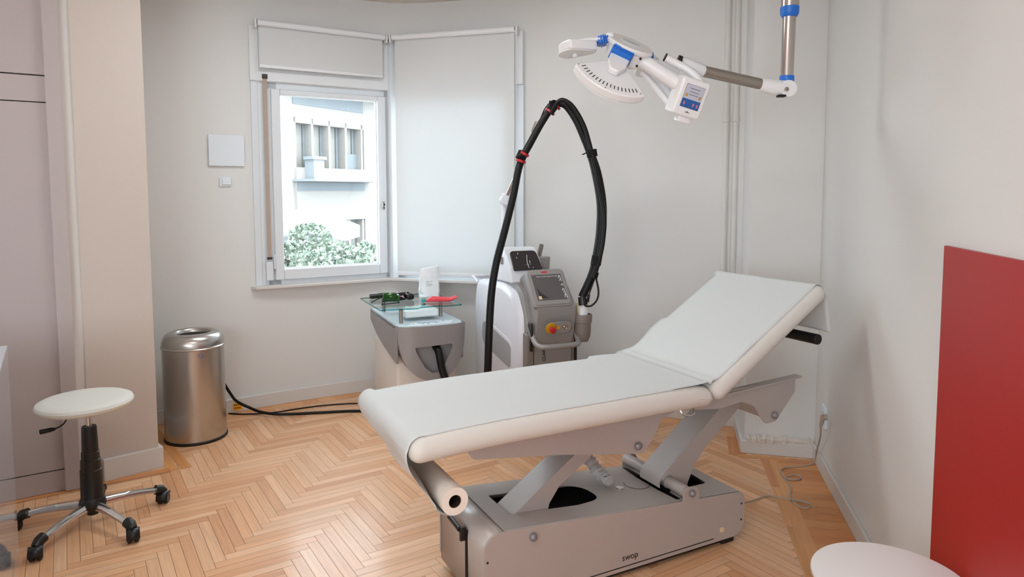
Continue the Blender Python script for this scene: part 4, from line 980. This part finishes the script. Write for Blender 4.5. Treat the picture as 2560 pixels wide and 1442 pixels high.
MB().tube([L(p) for p in cat([(0.4752,3.8800,1.0227), (0.4539,3.8700,0.9668), (0.4361,3.8700,0.9141), (0.4296,3.8700,0.8751)], 6)], [.004]*12+[.008]*7, 10).build('thin_cable', 'hose_black', lz)
def strap(p0, p1, r, m='velcro', name='hook_and_loop_strap'):
    return MB().tube([L(p0), L(p1)], r, 18).build(name, m, lz)
strap((0.0474,4.0300,1.6905), (0.0662,4.0400,1.7327), .029); strap((0.0497,4.0300,1.6719), (0.0544,4.0300,1.6858), .030, 'red_tape', 'red_tie'); strap((0.0684,4.0300,1.7136), (0.0754,4.0300,1.7275), .0298, 'red_tape', 'red_tie')
strap((0.2262,4.0700,1.9762), (0.2588,4.0700,2.0178), .028); strap((0.2215,4.0700,1.9623), (0.2285,4.0700,1.9716), .030, 'red_tape', 'red_tie'); strap((0.2589,4.0700,1.9993), (0.2682,4.0700,2.0062), .029, 'red_tape', 'red_tie')
strap((0.4565,3.9800,1.7424), (0.4637,3.9800,1.7012), .031); strap((0.4846,3.8900,1.1360), (0.4759,3.8900,1.0856), .030); strap((0.4773,3.8800,1.0456), (0.4684,3.8800,1.0135), .018)
b = MB()
for (p0, p1) in (((0.4349,3.9500,1.7270), (0.4032,3.9300,1.7123)), ((0.4597,3.8700,1.1037), (0.4519,3.8600,1.0889)), ((0.0540,4.0000,1.7212), (0.0399,3.9800,1.7064)), ((0.2291,4.0400,2.0049), (0.2238,4.0300,2.0265)), ((0.2430,4.0400,2.0140), (0.2446,4.0300,2.0311))):
    a_, c_ = L(p0), L(p1); MB().tube([a_, c_], .010, 8, flat=.3).build('strap_end', 'velcro', lz)
# handpiece standing in the cup
b = MB(); b.tube([L((0.4100,3.9000,0.8634)), L((0.4102,3.9000,0.8310)), L((0.4021,3.9050,0.7371))], [.024, .028, .024], 18); hpc = b.build('handpiece', 'lamp_white', lz)
b = MB(); b.tube([L((0.3991,3.8850,0.9027)), L((0.4057,3.8800,0.8574))], [.023, .027], 16); b.build('handpiece_neck', 'black_plastic', hpc)
b = MB(); b.tube([L((0.3905,3.9350,0.8577)), L((0.3769,3.9300,0.7323))], [.019, .016], 14); b.build('second_handpiece', 'label_tan', lz)
b = MB(); b.tube(cat([L((-0.0948,4.2500,1.0407)), L((-0.0692,4.2000,1.0189)), L((-0.0441,4.1500,1.0025)), L((-0.0291,4.1000,0.9916))], 4), .0025, 6); b.build('thin_cable', 'black_plastic', lz)

# ------------------------------------------------------------ ceiling-mounted examination lamp
lp = empty('examination_lamp', (1.15, 2.9, CEIL), 0, 'white and blue ceiling-mounted examination lamp with three light heads', 'lamp')
def LL_(p): return V(p)-V((1.15, 2.9, CEIL))
MB().tube([(0, 0, 0), (0, 0, -.04)], .09, 28).build('ceiling_plate', 'lamp_white', lp)
MB().tube([(0, 0, -.02), LL_((1.1494,2.9000,2.2591))], .0355, 28).build('drop_tube', 'polished_pole', lp)
b = MB(); mt = Matrix.Translation(LL_((1.1483,2.9000,2.2397))); b.lathe([(.0355, .020), (.0375, .020), (.0380, .004), (.0365, .0), (.0375, -.004), (.036, -.010), (.029, -.021), (.0265, -.021)], 28, mt); b.build('upper_collar', 'lamp_blue', lp)
MB().tube([LL_((1.1482,2.9000,2.2429)), LL_((1.1445,2.9000,1.9662))], .0262, 28).build('inner_tube', 'polished_pole', lp)
MB().tube([LL_((1.1446,2.9000,1.9793)), LL_((1.1441,2.9000,1.9563))], .0292, 28).build('lower_collar', 'lamp_blue', lp)
eb = [LL_(p) for p in ((1.1430,2.9000,1.9580), (1.1423,2.9000,1.9268))]
b = MB(); b.tube([eb[0], eb[1]], .0285, 22); b.tube([eb[1]+V((0, -.03, -.002)), eb[1]+V((0, .03, -.002))], .034, 24); b.tube([LL_((1.1407,2.9000,1.9235)), LL_((1.0819,2.8950,1.9343)), LL_((1.0299,2.8900,1.9435))], [.034, .033, .027], 22); el = b.build('elbow', 'lamp_white', lp, ang=40)
b = MB(); b.lathe([(1e-4, 0), (.009, .0), (.009, .004), (.005, .005), (.004, .002), (1e-4, .002)], 16, Matrix.Translation(LL_((1.1310,2.8670,1.9203))) @ Matrix.Rotation(rad(90), 4, 'X')); b.build('screw', 'anodised', el)
b = MB(); b.box(LL_((1.1153,2.8800,1.8945)), (.03, .03, .008)); b.build('set_screw', 'lamp_slot', el)
MB().tube([LL_((1.0382,2.8900,1.9435)), LL_((0.7746,2.8400,1.9907))], .0225, 22).build('swing_arm', 'anodised', lp)
sl = MB().tube([LL_((0.7779,2.8400,1.9891)), LL_((0.7724,2.8380,1.9904)), LL_((0.6991,2.8200,2.0176)), LL_((0.6784,2.8150,2.0231))], [.024, .0275, .0235, .021], 22).build('arm_sleeve', 'lamp_white', lp)
MB().tube([LL_((0.6795,2.8000,2.0234)), LL_((0.6650,2.8000,2.0282))], .019, 18).build('sleeve_joint', 'lamp_slot', sl)
MB().tube([LL_((0.6653,2.8000,2.0108)), LL_((0.6558,2.8000,2.0014))], .012, 14).build('sleeve_joint', 'lamp_slot', sl)
# fork arm rising from the control box (near side) and the far fork arm
fk = cat([(0.6048,2.7600,2.0300), (0.6494,2.7600,2.0066), (0.6948,2.7500,1.9784), (0.7242,2.7400,1.9503), (0.7409,2.7300,1.9177)], 6); b = MB(); b.tube([LL_(p) for p in fk], .0155, 18); f1 = b.build('fork_arm', 'lamp_white', lp)
MB().tube([LL_((0.6088,2.7600,2.0285)), LL_((0.6040,2.7600,2.0308))], .0162, 18).build('fork_end', 'lamp_slot', f1)
fk2 = cat([(0.5287,2.8400,1.9863), (0.5684,2.8400,1.9461), (0.6089,2.8200,1.8902), (0.6456,2.8000,1.8396)], 6); b = MB(); b.tube([LL_(p) for p in fk2], [.010]*3+[.013]*(len(fk2)-3), 14); b.tube([LL_(p) for p in cat([(0.5754,2.8600,1.9703), (0.6168,2.8600,1.9443), (0.6541,2.8400,1.8897)], 5)], .012, 12); b.build('fork_arm', 'lamp_white', lp)
# control box
bo = LL_((0.6926,2.7400,1.8712))
bxm = frame(bo, V((.93, .28, -.24)), V((.50, -.12, .86)))
b = MB(); b.rbox((0, 0, 0), (.128, .150, .075), .014, bxm, n=4); cb = b.build('control_box', 'lamp_white', lp)
fm = bxm @ Matrix.Translation((.0, 0, .0378))
b = MB(); b.prism([(-.040, -.040), (.042, -.040), (.042, .050), (-.040, .050)], .0, .0008, 'xy', fm); b.build('panel_border', 'screen_text', cb)
b = MB(); b.prism([(-.039, -.006), (.041, -.006), (.041, .049), (-.039, .049)], .0008, .0014, 'xy', fm); b.build('panel_display', 'screen_pale', cb)
b = MB(); b.prism([(-.039, -.039), (.041, -.039), (.041, -.006), (-.039, -.006)], .0008, .0014, 'xy', fm); b.build('panel_blue_field', 'screen_blue', cb)
b = MB()
for (x, y, w_) in ((.0, .036, .045), (0, .023, .04), (0, .012, .042)): b.box((x, y, .0016), (w_, .002, .0004), fm)
b.box((0, -.056, .0006), (.02, .003, .0006), fm); b.box((0, -.0525, .0006), (.004, .004, .0006), fm); b.build('panel_marks', 'screen_text', cb)
b = MB()
for x in (-.028, .031): b.box((x, .008, .0016), (.008, .011, .0004), fm)
b.build('panel_icons', 'stop_yellow', cb)
b = MB()
for x in (-.027, .014, .031): b.box((x, -.024, .0016), (.007, .013, .0004), fm)
b.build('panel_figures', 'pink', cb)
b = MB(); b.rbox((.012, -.085, 0), (.06, .03, .04), .008, bxm, n=3); b.build('box_foot', 'lamp_white', cb)
# main arm from the box to the hub
MB().tube([LL_((0.6810,2.7400,1.9038)), LL_((0.6459,2.7400,1.9287)), LL_((0.5117,2.7600,2.0193))], [.027, .029, .028], 22).build('head_arm', 'lamp_white', lp)
# hub
hb = LL_((0.4669,2.7700,2.0788))
hm = frame(hb, V((.90, -.12, -.42)), V((.35, .89, .31)))      # z = normal, tipped towards the room
hn = V((hm[0][2], hm[1][2], hm[2][2]))
b = MB(); b.lathe([(1e-4, -.078), (.055, -.078), (.076, -.062), (.086, -.014), (.089, -.012), (.097, -.007), (.099, .002), (.094, .009), (1e-4, .011)], 48, hm); hub = b.build('hub', 'lamp_white', lp, ang=30)
b = MB(); b.lathe([(1e-4, .010), (.034, .010), (.034, .0122), (1e-4, .0122)], 24, hm @ Matrix.Diagonal((1.2, .8, 1, 1))); b.build('hub_badge', 'cryo_top', hub)
for p in ((0.4956,2.6900,2.0107), (0.4820,2.6900,1.9834)): MB().sphere(LL_(p), .005).build('hub_screw', 'lamp_slot', hub)
# light heads: fan-shaped housings
def head(root, e2, tip, nrm, R, half, label=None, slots=True, fh=.028, bz=.020):
    """root = hinge point, e2 = outward direction, nrm = top normal"""
    e2 = V(e2).normalized(); nn = (V(nrm)-e2*V(nrm).dot(e2)).normalized(); e1 = e2.cross(nn)
    m_ = Matrix(((e1.x, e2.x, nn.x, root.x), (e1.y, e2.y, nn.y, root.y), (e1.z, e2.z, nn.z, root.z), (0, 0, 0, 1)))
    o2 = [(-.035, .02)]+[(R*1.0*sin(rad(a)), .0+R*cos(rad(a))) for a in range(-half, half+1, 6)]+[(.035, .02)]
    o2 = rpoly(o2, [.01, .012]+[.0]*(len(o2)-4)+[.012, .01], 4)
    b = MB(); b.prism(o2, -.036, 0, 'xy', m_); h = b.build('light_head', 'lamp_white', lp, bevel=.005, ang=30)
    b = MB(); b.prism([(x*.93, .012+y*.94) for x, y in o2], -.039, -.034, 'xy', m_); b.build('light_window', 'film_white', h)
    b = MB()
    if slots:
        for k in range(17):
            a = rad(-half+9+k*(2*half-18)/16); d = V((sin(a), cos(a), 0)); b.tube([m_ @ (d*(R*.80)+V((0, 0, .0004))), m_ @ (d*(R*.89)+V((0, 0, .0004)))], .0018, 6)
        b.build('vent_slots', 'lamp_slot', h)
        for a, r_ in ((-half+5, .93), (half-5, .93), (0, .95)): MB().sphere(m_ @ V((R*r_*sin(rad(a)), R*r_*cos(rad(a)), .0)), .0028).build('screw', 'steel_knob', h)
    # raised root fairing and blue bellows
    b = MB(); b.prism(rpoly([(-.040, -.01), (-.038, .060), (-.018, .105), (.018, .105), (.038, .060), (.040, -.01)], [0, .01, .016, .016, .01, 0], 4), 0, fh, 'xy', m_); b.build('fairing', 'lamp_white', h, bevel=.006)
    b = MB()
    for k in range(5): b.rbox((0, -.022+k*.0085, bz), (.088-.005*abs(k-2), .0062, (.030+bz*1.7)-.004*abs(k-2)), .003, m_, n=2)
    b.rbox((0, -.005, bz-.002), (.074, .040, .020+bz*1.6), .004, m_, n=2); b.build('blue_bellows', 'lamp_blue', h)
    b = MB(); b.rbox((0, -.034, .008), (.06, .03, .046), .010, m_, n=3); b.build('hinge_block', 'lamp_white', h)
    MB().lathe([(.012, 0), (.010, -.018), (1e-4, -.020)], 16, m_ @ Matrix.Translation((0, R*.62, -.033))).build('centring_knob', 'lamp_white', h)
    return h
r1 = LL_((0.4163,2.7150,2.0109))
head(r1, (-.36, -.66, -.66), None, (.30, -.64, .70), .198, 50)
r2 = LL_((0.3556,2.7800,2.0936))
head(r2, (-.99, .05, -.06), None, (-.06, -.02, .99), .170, 42, fh=.014, bz=.004)
r3 = LL_((0.5490,2.9000,2.0619))
head(r3, (.62, .74, -.24), None, (.30, .15, .94), .165, 42, fh=.014, bz=.0)
b = MB(); q = LL_((0.5608,2.8400,2.0279)); b.rbox(q, (.02, .02, .03), .005, n=2); b.build('blue_catch', 'lamp_blue', hub)

# ------------------------------------------------------------ cables on the floor
b = MB(); pts = [(1.0841,3.1087,0.0500), (1.1690,3.2200,0.0120), (1.2574,3.2855,0.0040), (1.3038,3.2676,0.0040), (1.3537,3.2454,0.0040), (1.3954,3.2149,0.0080), (1.4267,3.2020,0.0040), (1.4253,3.1766,0.0040), (1.3899,3.1518,0.0040), (1.3620,3.1853,0.0040), (1.3579,3.2367,0.0060), (1.3752,3.2986,0.0040), (1.4072,3.3628,0.0040), (1.4199,3.4296,0.0040), (1.4211,3.4689,0.0040), (1.4413,3.5091,0.0040), (1.4874,3.5345,0.0040), (1.5149,3.5190,0.0040), (1.5043,3.4840,0.0060), (1.4629,3.4645,0.0080), (1.4312,3.4893,0.0060), (1.4301,3.5451,0.0040), (1.4464,3.5976,0.0040), (1.4829,3.6298,0.0040), (1.5460,3.6405,0.0040), (1.6163,3.6622,0.0040)]
pts = [V(p) for p in pts]+[V((1.6662,3.6821,0.0207)), V((1.6588,3.6498,0.0830)), V((1.6311,3.5522,0.1970)), V((1.6076,3.4950,0.2607)), V((1.5900,3.4630,0.2995))]
pc = empty('power_cable', pts[0], 0, 'beige mains cable looping over the floor from the bed to the right wall', 'cable')
b.tube([p-pts[0] for p in cat(pts, 8)], .0042, 10); b.build('cord', 'cable_beige', pc)
pg = MB(); q0 = pts[-1]-pts[0]; pg.tube([q0+V((0, 0, -.01)), q0+V((.003, -.006, .012)), q0+V((.006, -.014, .05))], [.006, .010, .013], 14); pg.tube([q0+V((.006, -.014, .045)), q0+V((.006, -.014, .045))+wn*.018], [.015, .015], 16); pg.build('plug', 'cable_beige', pc)
k1 = [V(p) for p in ((-1.9016,4.4200,0.2741), (-1.8687,4.4600,0.1766), (-1.8500,4.5200,0.1013), (-1.7830,4.5514,0.0500), (-1.6959,4.5190,0.0300), (-1.5795,4.4927,0.0220), (-1.4580,4.5308,0.0120), (-1.3053,4.5630,0.0095), (-1.0409,4.5960,0.0095), (-0.7570,4.5313,0.0080), (-0.4785,4.4479,0.0080))]
e = empty('thick_black_cable', k1[3]*1, 0, 'thick black cable rising from the floor behind the steel bin', 'cable')
MB().tube([p-k1[3] for p in cat(k1, 8)], .0095, 12).build('cord', 'hose_black', e)
tg = MB(); tp0 = V((-1.8621,4.5600,0.0529))-k1[3]; tm_ = Matrix.Translation(tp0) @ Matrix.Rotation(rad(28), 4, 'Z')
tg.box((0, 0, 0), (.060, .0015, .050), tm_); tgo = tg.build('warning_tag', 'tag_yellow', e)
b = MB(); b.box((-.012, -.0012, .012), (.022, .0005, .006), tm_); b.box((.006, -.0012, .012), (.008, .0005, .004), tm_); b.build('tag_print', 'text_black', tgo)
for x in (-.014, .001, .014): MB().lathe([(.0055, 0), (.0035, 0)], 12, tm_ @ Matrix.Translation((x, -.0012, -.008)) @ Matrix.Rotation(rad(90), 4, 'X')).build('tag_icon', 'sign_red', tgo)
k2 = [V(p) for p in ((-1.9245,4.5627,0.0050), (-1.8416,4.5455,0.0050), (-1.7363,4.5534,0.0050), (-1.6122,4.5867,0.0050), (-1.4973,4.6555,0.0050), (-1.3508,4.7262,0.0050), (-1.2193,4.7621,0.0050), (-1.0816,4.7799,0.0050), (-0.7942,4.7600,0.0050))]
e = empty('thin_black_cable', k2[0], 0, 'thin black cable lying along the skirting board', 'cable')
MB().tube([p-k2[0] for p in cat(k2, 8)], .0045, 10).build('cord', 'hose_black', e)

# ------------------------------------------------------------ round white stool, bottom right
e = empty('round_side_table', (1.028,1.797,0), 0, 'round white table top in the bottom right corner beside the red board', 'table')
MB().lathe([(1e-4, .432), (.190, .432), (.197, .436), (.199, .443), (.197, .449), (.192, .45), (1e-4, .45)], 72).build('table_top', 'table_white', e, ang=50)
MB().lathe([(.13, 0), (.13, .006), (.03, .02), (.018, .03), (.016, .43), (1e-4, .43)], 32).build('pedestal', 'chrome', e)

# ------------------------------------------------------------ glossy cabinet, left edge
cbx = V((-1.987, 2.665, 0)); a_ = atan2(.555, .832)
e = empty('glossy_cabinet', cbx, a_, 'glossy pale cabinet corner at the left edge, mirroring the stool', 'cabinet')
MB().box((-.40, -.55, .449), (.80, 1.10, .898)).build('body', 'cabinet_gloss', e, bevel=.003)
MB().box((-.40, -.55, .894), (.803, 1.103, .014)).build('top_panel', 'cabinet_gloss', e, bevel=.002)

# ------------------------------------------------------------ outside: building across the street, shrubs, awning
FA = V((-6.93, 22, 0)); FD = V((.5, .866, 0)); fang = atan2(.866, .5)
def fb(b, x0, x1, z0, z1, y0, y1): b.box(((x0+x1)/2, (y0+y1)/2, (z0+z1)/2), (x1-x0, y1-y0, z1-z0))
bd = empty('apartment_building', FA, fang, 'white building with large windows seen through the open casement', 'building')
def R_(p0, p1): return (min(p0[0], p1[0]), max(p0[0], p1[0]), min(p0[1], p1[1]), max(p0[1], p1[1]))
b = MB(); fb(b, -4, 0.0, -3, 4.9, 0, 3); fb(b, 3.25, 9, -3, 5.2, .0, 3); fb(b, 0, 3.25, 3.9, 4.9, 0, 3); fb(b, 0, 3.25, .55, 2.3, -.1, 3); fb(b, 0, 3.25, -3, -1.2, 0, 3); b.build('wall', 'facade', bd)
b = MB(); b.prism([(-.5, -.9), (-.5, 3.5), (4.2, 3.5), (4.2, -.9)], 4.75, 4.95, 'xy'); b.build('roof_eave', 'facade', bd)
b = MB(); fb(b, -.02, 3.2, 4.3, 4.74, -.03, 0); fb(b, .0, 3.1, 1.55, 1.82, -.14, -.1); b.build('eave_shadow_and_beam', 'facade_dark', bd)  # upper strip paints in the eave's shadow; lower strip is a dark beam
b = MB(); fb(b, 0, 3.25, 2.3, 3.9, .35, .4); b.build('window', 'facade_pane', bd)
b = MB(); 
for x in (.0, .75, 1.52, 2.3, 3.1): fb(b, x, x+.09, 2.3, 3.9, .0, .35)
fb(b, 0, 3.25, 3.72, 3.9, 0, .35); b.build('window_frame', 'facade', bd)
b = MB()
for x in (-.10+.75, 1.42, 2.16, 2.95): fb(b, x, x+.10, 2.3, 3.8, .3, .34)
fb(b, 2.42, 3.1, 2.3, 2.85, .2, .3); b.build('curtain', 'facade_dark', bd)
b = MB(); fb(b, 0, 3.25, -1.2, .55, .35, .4); b.build('shop_window', 'facade_pane', bd)
b = MB()
for x in (1.0, 1.85, 2.75): fb(b, x, x+.12, -1.2, .4, .28, .34)
fb(b, .6, 3.2, .38, .55, .28, .34); fb(b, 1.05, 1.35, -1.2, .4, .28, .33); b.build('curtain', 'facade_dark', bd)
b = MB(); 
for x in (.0, 1.42, 2.4, 3.1): fb(b, x, x+.09, -1.2, .55, .0, .3)
b.build('window_frame', 'facade', bd)
b = MB(); fb(b, .35, .8, 1.9, 2.6, -.5, -.1); fb(b, .28, .87, 2.55, 2.65, -.55, -.1); b.build('flue', 'facade_stone', bd)
b = MB(); b.prism([(-.1, -1.0), (-.1, 0), (3.5, 0), (3.3, -1.0)], 1.85, 1.92, 'xy'); b.build('ledge', 'facade_stone', bd)
e = empty('cafe_awning', (-5.0, 17.0, -3), 0, 'white parasol awning in front of the building outside', 'awning')
b = MB(); b.prism([(-1.6, 3.2), (-.1, 4.1), (1.05, 3.65), (1.05, 3.35), (-.1, 3.6), (-1.6, 2.9)], -.8, .8, 'xz'); b.build('canopy', 'awning', e); MB().tube([(0, 0, 0), (0, 0, 3.7)], .05, 10).build('pole', 'awning', e)
def shrub(loc, r, n, label, seed, sc=(1, 1, .8)):
    rnd = random.Random(seed); b = MB()
    for i in range(n):
        a = rnd.uniform(0, 2*pi); h = rnd.uniform(-1, 1); q = sqrt(1-h*h)*rnd.uniform(.5, 1); p = V((r*q*cos(a)*sc[0], r*q*sin(a)*sc[1], r*h*sc[2]))
        s = rnd.uniform(.04, .09); m_ = Matrix.Translation(p) @ Quaternion(V((rnd.random()-.5, rnd.random()-.5, rnd.random()-.5)).normalized(), rnd.uniform(0, 6)).to_matrix().to_4x4()
        b.mesh([(-s, 0, 0), (0, -s*.5, 0), (s, 0, .01), (0, s*.5, 0)], [(0, 1, 2, 3)], m_)
    e = empty('shrub', loc, 0, label, 'shrub', 'shrubs outside the window'); b.build('foliage', 'leaf', e); MB().tube([(0, 0, -r*1.1-.6), (0, 0, 0)], .03, 8).build('stem', 'dark_brown', e)
shrub((-4.4254,15.0000,0.3697), .55, 900, 'pale leafy shrub outside, below the awning in the window view', 1)
shrub((-3.3477,13.0000,0.2297), .60, 1100, 'pale leafy shrub outside, lowest in the middle of the window view', 2, (1.3, 1, .5))
shrub((-4.6030,14.0000,0.1993), .35, 400, 'pale leafy shrub outside, at the left edge of the window view', 3)
shrub((-2.9897,14.0000,0.1969), .35, 400, 'pale leafy shrub outside, at the right edge of the window view', 4)
b = MB(); b.box((-6, 22, -3.05), (60, 30, .1)); tag(b.build('street_ground', 'street'), kind='structure')
